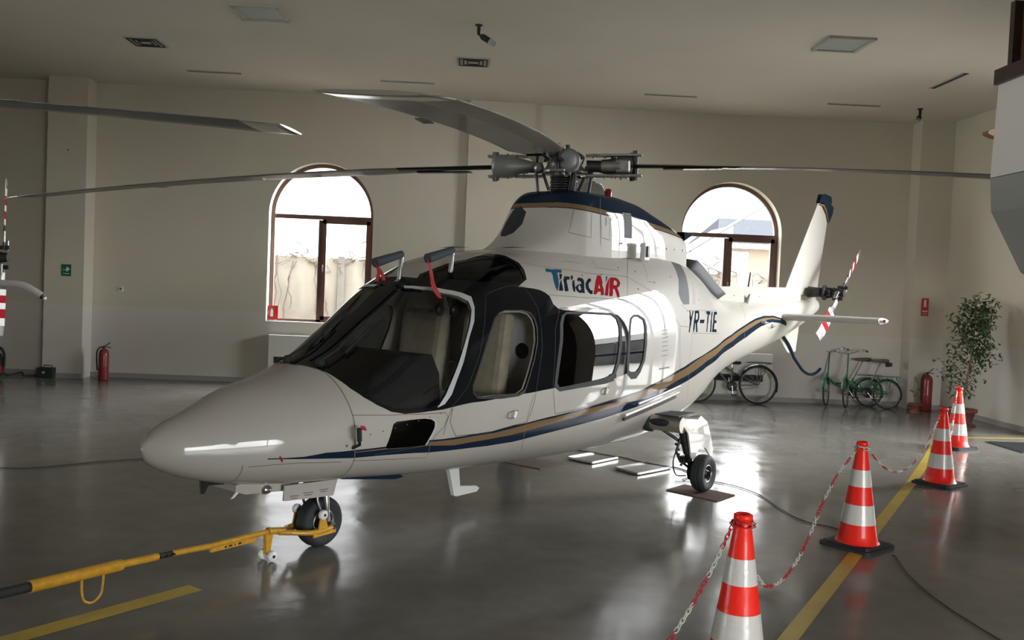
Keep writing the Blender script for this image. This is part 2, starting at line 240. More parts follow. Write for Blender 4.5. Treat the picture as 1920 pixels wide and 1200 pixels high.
D={'black':[(1.03,0.5),(1.034,0.4764),(1.049,0.4056),(1.071,0.3519),(1.086,0.2876),(1.109,0.2232),(1.155,0.1631),(1.217,0.1116),(1.298,0.0644),(1.39,0.0386),(1.494,0.0258),(1.684,0.0107),(1.986,0.0),(2.56,-0.0043),(2.772,-0.0043),(3.169,-0.0021),(3.538,-0.0021),(3.828,0.0),(4.1,0.0043),(4.203,0.0129),(4.232,0.0429),(4.247,0.073),(4.217,0.0944),(4.173,0.1137),(4.071,0.118),(3.828,0.1223),(3.578,0.1309),(3.311,0.1373),(3.017,0.1481),(2.93,0.1545),(2.881,0.1695),(2.869,0.1953),(2.832,0.2082),(2.784,0.2189),(2.712,0.2275),(2.56,0.2425),(2.7,0.2639),(2.76,0.309),(2.784,0.3455),(2.772,0.3734),(2.772,0.4034),(2.748,0.4227),(2.689,0.4399),(2.56,0.4292),(2.379,0.4185),(2.237,0.4335),(2.152,0.4399),(2.089,0.4464),(2.017,0.4549),(1.966,0.4442),(1.956,0.4807),(1.956,0.5),(1.986,0.5)],'windscreen':[(1.1,0.468),(1.101,0.382),(1.094,0.2961),(1.132,0.2361),(1.178,0.1717),(1.233,0.118),(1.315,0.0751),(1.398,0.0494),(1.511,0.0343),(1.647,0.0258),(1.703,0.0472),(1.76,0.0773),(1.827,0.1094),(1.926,0.1588),(2.007,0.1974),(2.058,0.2296),(2.068,0.2575),(2.027,0.2897),(1.956,0.3305),(1.886,0.3906),(1.847,0.4442),(1.847,0.4893),(1.87,0.468)],'seal':[(1.866,0.4549),(1.906,0.4013),(1.986,0.3391),(2.068,0.294),(2.11,0.2661),(2.089,0.2318),(2.037,0.1931),(1.956,0.1588),(1.866,0.1052),(1.798,0.0708),(1.75,0.0408),(1.694,0.0236),(1.638,0.0215),(1.638,0.0322),(1.703,0.0515),(1.75,0.0815),(1.817,0.1116),(1.916,0.1609),(1.996,0.1996),(2.037,0.2296),(2.048,0.2575),(2.017,0.2876),(1.946,0.3283),(1.866,0.382),(1.827,0.4292)],'door_window':[(2.324,0.1803),(2.413,0.1717),(2.503,0.1652),(2.572,0.1545),(2.607,0.1373),(2.618,0.1137),(2.607,0.0794),(2.56,0.0451),(2.503,0.015),(2.458,0.0),(2.39,-0.0021),(2.216,0.0),(2.037,0.0043),(1.976,0.0086),(1.936,0.0215),(1.936,0.0365),(1.976,0.0601),(2.058,0.103),(2.141,0.1416),(2.216,0.1717),(2.27,0.1803)],'cabin_window':[(3.029,0.1373),(3.311,0.133),(3.688,0.1245),(3.757,0.1137),(3.785,0.0923),(3.771,0.0515),(3.73,0.0172),(3.674,0.0021),(3.565,0.0),(3.169,-0.0021),(2.893,-0.0043),(2.856,0.0),(2.869,0.0086),(2.893,0.0343),(2.93,0.0708),(2.955,0.1116),(2.992,0.1309)],'rear_window':[(4.056,0.1159),(4.129,0.1159),(4.217,0.1052),(4.232,0.088),(4.217,0.0472),(4.188,0.0193),(4.129,0.0064),(4.071,0.0021),(3.984,0.0021),(3.941,0.0043),(3.941,0.015),(3.955,0.0494),(3.984,0.0901),(4.013,0.1094)],'chin_window':[(1.331,0.0193),(1.592,-0.0021),(1.619,-0.0086),(1.619,-0.0236),(1.583,-0.0622),(1.565,-0.088),(1.441,-0.0858),(1.282,-0.0773),(1.266,-0.0665),(1.29,-0.015),(1.306,0.0129)],'roof_window':[(1.996,0.4421),(2.131,0.4313),(2.357,0.4099),(2.689,0.4013),(2.736,0.3648),(2.724,0.3176),(2.677,0.2682),(2.56,0.2532),(2.248,0.2983),(2.099,0.3541),(2.007,0.4034)],'navy':[(0.558,-0.0579),(0.619,-0.0601),(0.756,-0.0622),(0.88,-0.0515),(0.969,-0.0558),(1.049,-0.0579),(1.162,-0.0622),(1.274,-0.0644),(1.373,-0.0644),(1.485,-0.0665),(1.592,-0.0665),(1.703,-0.073),(1.886,-0.0773),(2.017,-0.0794),(2.152,-0.0837),(2.346,-0.0794),(2.526,-0.0794),(2.7,-0.0751),(2.893,-0.0708),(3.092,-0.0644),(3.298,-0.0579),(3.497,-0.0515),(3.702,-0.0451),(3.927,-0.0365),(4.158,-0.03),(4.397,-0.0172),(4.672,-0.0086),(4.973,-0.0021),(5.332,0.0021),(5.773,0.0064),(6.34,0.0107),(6.858,0.0215),(7.337,0.0601),(7.873,0.1202),(8.199,0.1373),(8.553,0.1137),(8.894,0.0429),(9.066,-0.0322),(9.088,-0.0901),(8.808,-0.0193),(8.449,0.0279),(8.035,0.0064),(7.494,-0.0472),(6.99,-0.0665),(6.376,-0.0472),(5.808,-0.0322),(5.365,-0.0386),(5.005,-0.0451),(4.704,-0.0558),(4.442,-0.0644),(4.203,-0.0794),(3.97,-0.0901),(3.757,-0.1009),(3.551,-0.1094),(3.351,-0.1159),(3.105,-0.1266),(2.869,-0.1373),(2.712,-0.1438),(2.56,-0.1502),(2.413,-0.1545),(2.152,-0.1502),(1.976,-0.1416),(1.827,-0.1373),(1.619,-0.1309),(1.502,-0.1223),(1.398,-0.118),(1.298,-0.1137),(1.178,-0.1094),(1.064,-0.1052),(0.977,-0.0966),(0.886,-0.088),(0.807,-0.0815),(0.725,-0.0751),(0.642,-0.0687),(0.563,-0.0665)],'gold':[(1.064,-0.0687),(1.162,-0.0708),(1.274,-0.073),(1.373,-0.073),(1.476,-0.073),(1.592,-0.0751),(1.798,-0.0837),(1.966,-0.0858),(2.162,-0.0923),(2.357,-0.0901),(2.503,-0.0858),(2.653,-0.0815),(2.82,-0.0794),(3.054,-0.0708),(3.298,-0.0644),(3.497,-0.0579),(3.716,-0.0536),(3.927,-0.0429),(4.158,-0.0343),(4.412,-0.0215),(4.672,-0.0129),(4.989,-0.0064),(5.332,0.0),(5.756,0.0043),(6.34,0.0043),(6.858,0.0086),(7.337,0.0408),(7.853,0.0944),(8.179,0.1073),(8.532,0.0901),(8.829,0.0322),(8.787,0.0279),(8.469,0.073),(8.035,0.0687),(7.474,0.0086),(6.952,-0.0215),(6.34,-0.0172),(5.773,-0.0107),(5.349,-0.0193),(4.989,-0.0258),(4.688,-0.0343),(4.412,-0.0408),(4.173,-0.0558),(3.941,-0.0622),(3.73,-0.0708),(3.578,-0.0751),(3.324,-0.0837),(3.067,-0.0901),(2.832,-0.1009),(2.677,-0.1073),(2.526,-0.1116),(2.379,-0.118),(2.12,-0.1159),(1.956,-0.1116),(1.808,-0.1116),(1.592,-0.0923),(1.485,-0.088),(1.382,-0.0858),(1.274,-0.0794),(1.17,-0.0773),(1.064,-0.073)],'intake':[(5.5,0.4335),(5.619,0.412),(5.55,0.3369),(5.5,0.2876),(5.449,0.2489),(5.365,0.1931),(5.282,0.1416),(5.118,0.1395),(5.07,0.1524),(5.053,0.176),(5.184,0.2339),(5.233,0.2682),(5.266,0.2983),(5.365,0.3712)],'patch':[(5.55,0.2318),(5.636,0.2339),(5.466,0.1416),(5.365,0.1416)],'roofstripe':[(4.427,0.4142),(4.533,0.4056),(4.488,0.3412),(4.336,0.3412)],'nose_seam':[(1.02,0.5),(1.049,0.4421),(1.064,0.3455),(1.056,0.2597),(1.049,0.1781),(1.049,0.1052),(1.049,0.0129),(1.056,-0.0558),(1.071,-0.118),(1.079,-0.191),(1.094,-0.2768)],'seams':{'a':[(1.049,0.1009),(1.101,0.0901),(1.162,0.0773),(1.217,0.0665),(1.282,0.0536),(1.348,0.0429),(1.407,0.0343),(1.476,0.0236),(1.547,0.015),(1.619,0.0086),(1.694,0.0021),(1.722,-0.0043),(1.694,-0.0279),(1.638,-0.0494),(1.601,-0.0794),(1.619,-0.1609),(1.556,-0.1588),(1.485,-0.1524),(1.424,-0.1502),(1.365,-0.1481),(1.298,-0.1416),(1.241,-0.1395),(1.178,-0.133),(1.124,-0.1288),(1.064,-0.1223)],'b':[(2.56,-0.0086),(2.526,-0.0408),(2.514,-0.0644),(2.514,-0.0944),(2.526,-0.1266),(2.56,-0.1717),(2.618,-0.2253)],'c':[(1.75,0.0043),(1.712,-0.015),(1.694,-0.0558)],'d':[(2.796,0.3455),(2.917,0.3262),(3.004,0.3133),(3.105,0.3047),(3.207,0.2961),(3.311,0.2876),(3.43,0.2811),(3.538,0.2704),(3.647,0.2661),(3.771,0.2618),(3.884,0.2575),(4.013,0.2532),(4.144,0.2489),(4.277,0.2232),(4.472,0.191),(4.641,0.1631)],'e':[(2.869,0.1996),(2.992,0.1931),(3.105,0.1888),(3.233,0.1845),(3.364,0.1803),(3.511,0.1781),(3.647,0.1738),(3.785,0.1695),(3.941,0.1674),(3.984,0.1609)],'f':[(4.158,0.2489),(4.085,0.2146),(4.027,0.1845),(3.984,0.1567),(3.955,0.133),(3.941,0.1094)],'g':[(4.626,0.3476),(4.595,0.3047),(4.533,0.2532),(4.472,0.2253),(4.626,0.221)],'h':[(3.799,0.3391),(3.744,0.2961),(3.898,0.2854),(4.071,0.2768)],'i':[(4.657,0.1567),(4.735,0.133),(4.814,0.1116),(4.973,0.0794),(5.266,0.073)],'j':[(4.973,0.0794),(4.957,0.0558),(4.957,0.0343),(4.957,0.0172),(4.973,0.0021),(4.973,-0.0107)],'k':[(5.282,0.0579),(5.567,0.0558),(5.877,0.0515),(6.268,0.0472)],'l':[(5.282,0.0579),(5.266,0.0386),(5.249,0.0236),(5.233,0.0086),(5.233,-0.0021),(5.233,-0.0193),(5.233,-0.0451),(5.249,-0.0794),(5.299,-0.1223)],'m':[(5.053,0.1395),(5.216,0.1202),(5.517,0.1223),(5.86,0.1266),(6.322,0.1502)],'n':[(4.704,0.0966),(4.626,0.0858),(4.595,0.0751),(4.626,0.0601),(4.688,0.0579)],'o':[(0.446,-0.1137),(0.451,-0.1631),(0.461,-0.2876),(0.465,-0.3562)],'p':[(0.475,-0.1245),(0.516,-0.118),(0.558,-0.1137),(0.596,-0.1073),(0.642,-0.1052),(0.689,-0.103),(0.731,-0.1009),(0.781,-0.1052),(0.833,-0.1094),(0.886,-0.1137),(0.934,-0.1159),(0.991,-0.1223)],'q':[(7.934,0.5),(7.593,0.2876),(7.513,0.1803),(7.415,0.0858),(7.396,0.0),(7.435,-0.0773)],'r':[(3.39,0.3369),(3.484,0.3283),(3.578,0.3197)],'s':[(4.144,0.2468),(4.247,0.2854),(4.397,0.3348),(4.641,0.4034)]},'marks':[('blue',[(3.017,0.3026),(3.054,0.3004),(3.092,0.2961),(3.143,0.2961),(3.181,0.294),(3.22,0.2918),(3.181,0.2768),(3.13,0.2811),(3.105,0.2639),(3.08,0.2468),(3.054,0.2318),(3.029,0.221),(2.992,0.2082),(2.992,0.2146),(2.992,0.2253),(3.004,0.2403),(3.017,0.2532),(3.042,0.2682),(3.054,0.2833),(2.992,0.2876)]),('navy',[(3.13,0.2532),(3.105,0.2382),(3.092,0.2253),(3.08,0.2124),(3.067,0.2082),(3.017,0.2103),(3.042,0.2232),(3.08,0.2382)]),('navy',[(3.143,0.2747),(3.181,0.2725),(3.143,0.2575),(3.092,0.2468),(3.118,0.2597)]),('navy',[(3.194,0.2639),(3.259,0.2597),(3.233,0.2468),(3.207,0.2489),(3.181,0.2425),(3.169,0.2296),(3.156,0.2167),(3.143,0.206),(3.092,0.206),(3.105,0.2189),(3.13,0.2339),(3.143,0.2468)]),('navy',[(3.285,0.2639),(3.311,0.2639),(3.298,0.2532),(3.259,0.2446),(3.259,0.2532)]),('navy',[(3.272,0.2446),(3.298,0.2446),(3.272,0.2296),(3.259,0.2167),(3.233,0.2017),(3.207,0.2039),(3.22,0.2167),(3.233,0.2296)]),('navy',[(3.337,0.2446),(3.364,0.2532),(3.403,0.2532),(3.43,0.2489),(3.43,0.2382),(3.403,0.2232),(3.377,0.2082),(3.364,0.1953),(3.324,0.1974),(3.285,0.1974),(3.259,0.2039),(3.259,0.2167),(3.298,0.2253),(3.351,0.2296),(3.364,0.2275),(3.377,0.2361),(3.364,0.2403),(3.351,0.2403),(3.337,0.2382)]),('white',[(3.337,0.2253),(3.337,0.2189),(3.337,0.2124),(3.311,0.206),(3.298,0.2082),(3.298,0.2146),(3.311,0.221)]),('navy',[(3.538,0.2403),(3.551,0.2468),(3.524,0.2489),(3.484,0.2425),(3.43,0.2296),(3.403,0.2124),(3.417,0.1974),(3.443,0.191),(3.47,0.191),(3.497,0.2039),(3.47,0.2039),(3.457,0.2124),(3.47,0.2253),(3.511,0.2361),(3.524,0.2339)]),('red',[(3.674,0.2597),(3.73,0.2575),(3.716,0.2446),(3.702,0.2318),(3.674,0.2189),(3.674,0.2082),(3.66,0.1974),(3.647,0.1867),(3.592,0.1845),(3.606,0.1974),(3.565,0.1974),(3.524,0.1888),(3.484,0.191),(3.511,0.2017),(3.538,0.2124),(3.565,0.2232),(3.592,0.2339),(3.633,0.2468)]),('white',[(3.633,0.2232),(3.619,0.2082),(3.592,0.2103)]),('slate',[(3.799,0.2532),(3.828,0.2532),(3.785,0.2382),(3.744,0.2275),(3.771,0.2403)]),('red',[(3.647,0.1845),(3.674,0.1953),(3.702,0.2082),(3.73,0.2189),(3.771,0.2296),(3.842,0.2489),(3.814,0.2339),(3.785,0.221),(3.757,0.2082),(3.73,0.1953),(3.702,0.1824)]),('red',[(3.856,0.2489),(3.955,0.2468),(3.984,0.2382),(3.984,0.2253),(3.941,0.2124),(3.898,0.2082),(3.898,0.191),(3.884,0.176),(3.842,0.176),(3.842,0.191),(3.842,0.206),(3.814,0.2017),(3.799,0.191),(3.771,0.1803),(3.716,0.1803),(3.73,0.191),(3.757,0.2017),(3.771,0.2124),(3.799,0.2253),(3.828,0.2382)]),('white',[(3.898,0.2361),(3.927,0.2339),(3.927,0.2253),(3.898,0.2167),(3.856,0.2189)]),('navy',[(5.249,0.1223),(5.282,0.1223),(5.282,0.1116),(5.282,0.1009),(5.316,0.1116),(5.349,0.1223),(5.382,0.1223),(5.349,0.1116),(5.316,0.1009),(5.282,0.0901),(5.266,0.0815),(5.233,0.0708),(5.216,0.0601),(5.184,0.0622),(5.2,0.0708),(5.216,0.0815),(5.233,0.0901),(5.233,0.1009),(5.249,0.1116)]),('navy',[(5.416,0.1223),(5.534,0.1245),(5.55,0.118),(5.534,0.0987),(5.483,0.088),(5.449,0.0837),(5.449,0.0708),(5.449,0.0601),(5.399,0.0601),(5.399,0.0708),(5.399,0.0837),(5.382,0.0837),(5.365,0.0708),(5.332,0.0601),(5.316,0.0601),(5.316,0.0687),(5.332,0.0794),(5.349,0.0901),(5.382,0.1009),(5.399,0.1116)]),('navy',[(5.55,0.0944),(5.704,0.0944),(5.67,0.0837),(5.534,0.0837)]),('navy',[(5.808,0.1245),(5.965,0.1288),(5.947,0.1159),(5.895,0.1137),(5.86,0.1009),(5.843,0.0901),(5.808,0.0773),(5.79,0.0665),(5.773,0.0579),(5.739,0.0579),(5.756,0.0665),(5.773,0.0773),(5.79,0.088),(5.808,0.1009),(5.843,0.1137),(5.79,0.1137)]),('navy',[(6.035,0.1309),(6.071,0.133),(6.035,0.1159),(6.0,0.103),(5.983,0.0901),(5.965,0.0773),(5.947,0.0665),(5.93,0.0558),(5.877,0.0558),(5.895,0.0665),(5.912,0.0773),(5.93,0.0901),(5.965,0.103),(5.983,0.1159)]),('navy',[(6.142,0.1352),(6.286,0.1416),(6.25,0.1266),(6.16,0.1223),(6.106,0.0987),(6.196,0.0987),(6.178,0.088),(6.089,0.0858),(6.053,0.0644),(6.16,0.0644),(6.16,0.0536),(5.965,0.0558),(5.983,0.0665),(6.0,0.0794),(6.035,0.0901),(6.053,0.103),(6.089,0.118)]),('white',[(5.449,0.1137),(5.5,0.1137),(5.483,0.0987),(5.449,0.0944),(5.416,0.0944)])],'handles':[(2.302,-0.0236),(3.497,-0.0215)],'S':[[0.0,0.8,0.8,0.8,0.0,2.0,2.0],[0.03,0.852,0.725,0.79,0.06,2.0,2.0],[0.12,0.919,0.661,0.78,0.151,2.0,2.0],[0.3,0.991,0.591,0.78,0.242,2.0,2.1],[0.6,1.11,0.526,0.79,0.406,2.0,2.2],[0.9,1.182,0.5,0.82,0.529,2.0,2.4],[1.2,1.297,0.49,0.86,0.615,2.0,2.6],[1.6,1.571,0.462,0.92,0.701,2.1,2.8],[2.0,1.846,0.438,1.0,0.767,2.3,3.0],[2.4,2.001,0.422,1.05,0.792,2.5,3.0],[2.9,2.071,0.397,1.08,0.798,2.6,3.0],[3.6,2.134,0.371,1.08,0.788,2.6,3.0],[4.4,2.191,0.364,1.08,0.769,2.6,3.0],[5.0,2.231,0.393,1.1,0.729,2.6,2.8],[5.6,2.207,0.464,1.14,0.651,2.5,2.6],[6.1,2.083,0.565,1.2,0.558,2.4,2.4],[6.6,1.897,0.712,1.28,0.449,2.2,2.2],[7.2,1.743,0.88,1.35,0.349,2.1,2.1],[8.0,1.734,1.022,1.42,0.27,2.0,2.0],[9.0,1.757,1.188,1.5,0.205,2.0,2.0],[10.0,1.793,1.407,1.61,0.148,2.0,2.0],[10.6,1.809,1.589,1.7,0.108,2.0,2.0]]}
E={'pnavy':[(3.572,0.5),(3.559,0.4725),(3.68,0.1987),(3.933,0.1352),(4.169,0.1119),(4.323,0.1018),(4.501,0.0918),(4.87,0.0935)],'pgoldlo':[(3.605,0.5),(3.597,0.4891),(3.692,0.2354),(3.796,0.1786),(3.97,0.1619),(4.173,0.1386),(4.327,0.1269),(4.505,0.1219),(4.87,0.1269)],'pgoldup':[(3.613,0.5),(3.601,0.4908),(3.688,0.2454),(3.908,0.1669)],'intake':[(3.472,0.5),(3.497,0.5),(3.526,0.5),(3.555,0.5),(3.547,0.5),(3.505,0.5),(3.447,0.5),(3.402,0.5)],'slot':[(4.335,0.1569),(4.493,0.1703),(4.493,0.0317),(4.352,0.0284)],'seams':{'a':[(3.663,0.197),(3.642,0.1669),(3.626,0.1419),(3.609,0.1202),(3.597,0.0968),(3.58,0.0801),(3.63,0.0551),(3.68,0.0401),(3.729,0.0284),(3.779,0.0217),(3.841,0.02),(3.841,0.0301),(3.841,0.0434),(3.841,0.0584),(3.841,0.0785),(3.845,0.1018),(3.85,0.1302)],'b':[(3.978,0.1419),(3.978,0.1102),(3.978,0.0851),(3.978,0.0634),(3.982,0.0467),(3.987,0.0317),(3.991,0.0217),(4.115,0.0184),(4.111,0.0284),(4.111,0.0434),(4.111,0.0618),(4.115,0.0835),(4.119,0.1135)],'c':[(4.032,0.2788),(3.999,0.217),(3.982,0.172),(3.974,0.1369),(3.97,0.1085),(3.966,0.0835),(3.966,0.0634),(3.97,0.0467),(3.97,0.0334),(3.974,0.0234),(3.978,0.015),(3.982,0.0083)]},'PS':[[2.8,2.02,1.9,2.0,0.12,2.0,2.0],[3.0,2.08,1.9,2.0,0.2,2.2,2.0],[3.2,2.17,1.9,2.0,0.26,2.5,2.0],[3.4,2.32,1.9,2.0,0.31,3.0,2.0],[3.55,2.49,1.9,2.0,0.345,3.8,2.0],[3.66,2.6,1.9,2.0,0.37,4.5,2.0],[3.8,2.645,1.9,2.0,0.4,5.5,2.0],[4.3,2.655,1.9,2.0,0.43,5.5,2.0],[4.7,2.635,1.9,2.0,0.43,5.0,2.0],[5.1,2.555,1.9,2.0,0.42,5.0,2.0],[5.4,2.49,1.9,2.0,0.4,5.0,2.0],[5.7,2.41,1.9,2.0,0.38,5.0,2.0]]}
# ================================================================== ROOM
X0, X1, Y0, Y1, H = ROOM['x0'], ROOM['x1'], ROOM['y0'], ROOM['y1'], ROOM['z']
def wall_mat(name, up, low, split):
    m = mat(name, up, .75); nt = m.node_tree; b = nt.nodes['Principled BSDF']
    g = nt.nodes.new('ShaderNodeNewGeometry'); sp = nt.nodes.new('ShaderNodeSeparateXYZ'); nt.links.new(g.outputs['Position'], sp.inputs[0])
    gt = nt.nodes.new('ShaderNodeMath'); gt.operation = 'GREATER_THAN'; gt.inputs[1].default_value = split; nt.links.new(sp.outputs[2], gt.inputs[0])
    mx = nt.nodes.new('ShaderNodeMix'); mx.data_type = 'RGBA'; mx.inputs[6].default_value = (*low,1); mx.inputs[7].default_value = (*up,1)
    n = nt.nodes.new('ShaderNodeTexNoise'); n.inputs['Scale'].default_value = 1.3; nt.links.new(g.outputs['Position'], n.inputs['Vector'])
    m2 = nt.nodes.new('ShaderNodeMix'); m2.data_type = 'RGBA'; m2.blend_type = 'MULTIPLY'; m2.inputs[0].default_value = .12
    nt.links.new(gt.outputs[0], mx.inputs[0]); nt.links.new(mx.outputs[2], m2.inputs[6]); nt.links.new(n.outputs['Color'], m2.inputs[7])
    nt.links.new(m2.outputs[2], b.inputs['Base Color']); return m
MW = wall_mat('two_tone_wall_paint', (.60,.555,.455), (.62,.59,.53), 1.2)
MC = mat('ceiling_paint', (.66,.62,.54), .85, noise=(.6, .06))
MT = mat('baseboard_grey', (.30,.29,.27), .5)
# glossy sealed concrete
MF = mat('sealed_concrete', (.21,.20,.18), .16, 0, .0, noise=(.9, .3, (.155,.147,.13)), rnoise=(2.2, .10, .24), bump=(3.0, .16, .02), spec=.3)
def floor_texture():
    nt = MF.node_tree; b = nt.nodes['Principled BSDF']
    src = b.inputs['Base Color'].links[0].from_socket
    n = nt.nodes.new('ShaderNodeTexNoise'); n.inputs['Scale'].default_value = 7; n.inputs['Detail'].default_value = 8
    g = nt.nodes.new('ShaderNodeNewGeometry'); nt.links.new(g.outputs['Position'], n.inputs['Vector'])
    mr = nt.nodes.new('ShaderNodeMapRange'); mr.inputs[3].default_value = .82; mr.inputs[4].default_value = 1.12; nt.links.new(n.outputs['Fac'], mr.inputs[0])
    mx = nt.nodes.new('ShaderNodeMix'); mx.data_type = 'RGBA'; mx.blend_type = 'MULTIPLY'; mx.inputs[0].default_value = 1
    nt.links.new(src, mx.inputs[6]); nt.links.new(mr.outputs[0], mx.inputs[7]); nt.links.new(mx.outputs[2], b.inputs['Base Color'])
floor_texture(); MF.node_tree.nodes['Principled BSDF'].inputs['IOR'].default_value = 1.36
struct(new(MF).box(((X0+X1)/2, (Y0+Y1)/2, -.05), (X1-X0+.8, Y1-Y0+.8, .1)).build('floor'))
struct(new(MC).box(((X0+X1)/2, (Y0+Y1)/2, H+.1), (X1-X0+.8, Y1-Y0+.8, .2)).build('ceiling'))
def arch(x, w, inset=0.0, n=28):
    r = w/2-inset; cx = x+w/2
    return [(x+inset, SILL+inset), (x+w-inset, SILL+inset)] + arc(cx, SPRING, r, 0, PI, n)
def holed_wall(b, u0, u1, v0, v1, holes, fn, h0, h1):
    """slab in the (u,v) plane with holes cut through it"""
    pts = [(u0,v0),(u1,v0),(u1,v1),(u0,v1)]; edges = [(0,1),(1,2),(2,3),(3,0)]
    for hp in holes:
        k = len(pts); pts += hp; edges += [(k+i, k+(i+1)%len(hp)) for i in range(len(hp))]
    v, e, f, *_ = delaunay_2d_cdt([Vector(p) for p in pts], edges, [], 0, 1e-6)
    def inside(p, poly):
        c = False
        for i in range(len(poly)):
            a, q = poly[i], poly[i-1]
            if (a[1] > p[1]) != (q[1] > p[1]) and p[0] < (q[0]-a[0])*(p[1]-a[1])/(q[1]-a[1])+a[0]: c = not c
        return c
    keep = []
    for t in f:
        c = (sum(v[i][0] for i in t)/3, sum(v[i][1] for i in t)/3)
        if not any(inside(c, hp) for hp in holes): keep.append(tuple(t))
    for h in (h0, h1): b.add([fn(p[0],p[1],h) for p in v], keep)
    for hp in [[(u0,v0),(u1,v0),(u1,v1),(u0,v1)]]+holes:
        n = len(hp); b.add([fn(p[0],p[1],h) for h in (h0,h1) for p in hp], [(i,(i+1)%n,n+(i+1)%n,n+i) for i in range(n)])
    return b
holed_wall(new(MW), X0-.3, X1+.3, 0, H, [arch(x,w) for x,w in WINS], lambda a,b,h: (a,h,b), Y1, Y1+.38)
b = new(MW); holed_wall(b, X0-.3, X1+.3, 0, H, [arch(x,w) for x,w in WINS], lambda a,b_,h: (a,h,b_), Y1, Y1+.38)
struct(b.build('wall_back'))
rect = lambda a0,a1,b0,b1: [(a0,b0),(a1,b0),(a1,b1),(a0,b1)]
b = new(MW); holed_wall(b, Y0-.3, Y1, 0, H, [rect(SIDE_DOOR[0],SIDE_DOOR[1],.02,SIDE_DOOR[3])], lambda a,b_,h: (h,a,b_), X1, X1+.3); struct(b.build('wall_right'))
b = new(MW); holed_wall(b, X0-.3, X1, 0, H, [rect(FRONT_FILL[0],FRONT_FILL[1],.02,FRONT_FILL[3])], lambda a,b_,h: (a,h,b_), Y0, Y0-.3); struct(b.build('wall_front'))
b = new(MW); holed_wall(b, Y0-.3, Y1, 0, H, [rect(LEFT_FILL[0],LEFT_FILL[1],.02,LEFT_FILL[3])], lambda a,b_,h: (h,a,b_), X0, X0-.3); struct(b.build('wall_left'))
# shallow pilasters of the far wall
for i,(a,c,d) in enumerate([(-7.05,-6.42,.36),(-.23,.86,.10),(7.42,X1,.32)]):
    struct(new(MW).box(((a+c)/2, Y1-d/2, H/2), (c-a, d, H)).build('pillar_%d'%(i+1)))
for i,(a,c,y) in enumerate([(X0,-7.05,Y1),(-7.05,-6.42,Y1-.36),(-6.42,-.23,Y1),(-.23,.86,Y1-.10),(.86,7.42,Y1),(7.42,X1,Y1-.32)]):
    struct(new(MT).box(((a+c)/2, y-.008, .04), (c-a, .016, .08)).build('baseboard_back' if i == 0 else 'baseboard_back.%03d'%i))
struct(new(MT).box((X1-.008, (SIDE_DOOR[1]+Y1-.32)/2, .04), (.016, Y1-.32-SIDE_DOOR[1], .08)).build('baseboard_right'))
# arched windows
MB = mat('brown_window_frame', (.16,.085,.07), .35, 0, .3)
MG = glass('clear_glazing', (.97,.98,.98), .6)
def arched_window(i, x, w):
    y0, y1 = Y1+.19, Y1+.26; cx = x+w/2; fn = lambda a,b_,h: (a,h,b_)
    b = new(MB); fr = .062
    o = arch(x, w); inn = arch(x, w, fr); n = len(o)
    for h in (y0,y1): b.add([fn(*p,h) for p in o+inn], [(k,(k+1)%n,n+(k+1)%n,n+k) for k in range(n)])
    for ring in (o, inn): b.add([fn(*p,h) for h in (y0,y1) for p in ring], [(k,(k+1)%n,n+(k+1)%n,n+k) for k in range(n)])
    b.box((cx, (y0+y1)/2, SPRING-.035), (w-2*fr, .07, .07))
    b.box((cx-.03, (y0+y1)/2, (SILL+SPRING)/2-.03), (.075, .07, SPRING-SILL-.1))
    # opening sash of the second light, a little proud of the frame
    ys = y0-.02; xa, xb, za, zb = cx+.005, x+w-fr, SILL+fr, SPRING-.07; t = .065
    for c, d in (((xa+t/2, (za+zb)/2), (t, zb-za)), ((xb-t/2, (za+zb)/2), (t, zb-za)), (((xa+xb)/2, zb-t/2), (xb-xa, t)), (((xa+xb)/2, za+t/2), (xb-xa, t))):
        b.box((c[0], ys+.03, c[1]), (d[0], .07, d[1]))
    win = struct(b.build('window_%d'%i))
    gp = arch(x, w, .03); g = new(MG); g.add([fn(*p, y0+.045) for p in gp], [list(range(len(gp)))])
    g.build('glass_pane', win)
    h = new('chrome'); h.rbox((cx+.02, ys-.01, 2.02), (.025,.015,.06), .004); h.rbox((cx+.02, ys-.03, 1.97), (.018,.02,.13), .005); h.build('window_handle', win)
    struct(new(mat('white_sill',(.62,.61,.57),.4)).rbox((cx, Y1+.09, SILL+.005), (w-.004, .2, .03), .006).build('window_sill' if i==1 else 'window_sill.001'))
arched_window(1, *WINS[0]); arched_window(2, *WINS[1])
# glazed hangar door (side) and the added light openings (behind the viewer and at left)
MS = mat('steel_frame_grey', (.25,.26,.27), .5)
def glazed_front(name, fn, a0, a1, z1, n, rails):
    b = new(MS)
    for k in range(n+1):
        a = a0+(a1-a0)*k/n; b.add([fn(a+q*.04, z, h) for q in (-1,1) for z in (0,z1) for h in (0,.08)], [(0,1,3,2),(4,6,7,5),(0,4,5,1),(2,3,7,6),(0,2,6,4),(1,5,7,3)])
    for z in rails: b.add([fn(a, z+q*.04, h) for q in (-1,1) for a in (a0,a1) for h in (0,.08)], [(0,1,3,2),(4,6,7,5),(0,4,5,1),(2,3,7,6),(0,2,6,4),(1,5,7,3)])
    d = struct(b.build(name)); new(MG).add([fn(a0,0.02,.04),fn(a1,0.02,.04),fn(a1,z1,.04),fn(a0,z1,.04)], [(0,1,2,3)]).build('glass_pane', d)
glazed_front('door_1', lambda a,z,h: (X1+.1+h, a, z), SIDE_DOOR[0], SIDE_DOOR[1], SIDE_DOOR[3], 4, (.06, 1.1, SIDE_DOOR[3]-.04))
glazed_front('door_fill_left', lambda a,z,h: (X0-.1-h, a, z), LEFT_FILL[0], LEFT_FILL[1], LEFT_FILL[3], 4, (.06, LEFT_FILL[3]-.04))
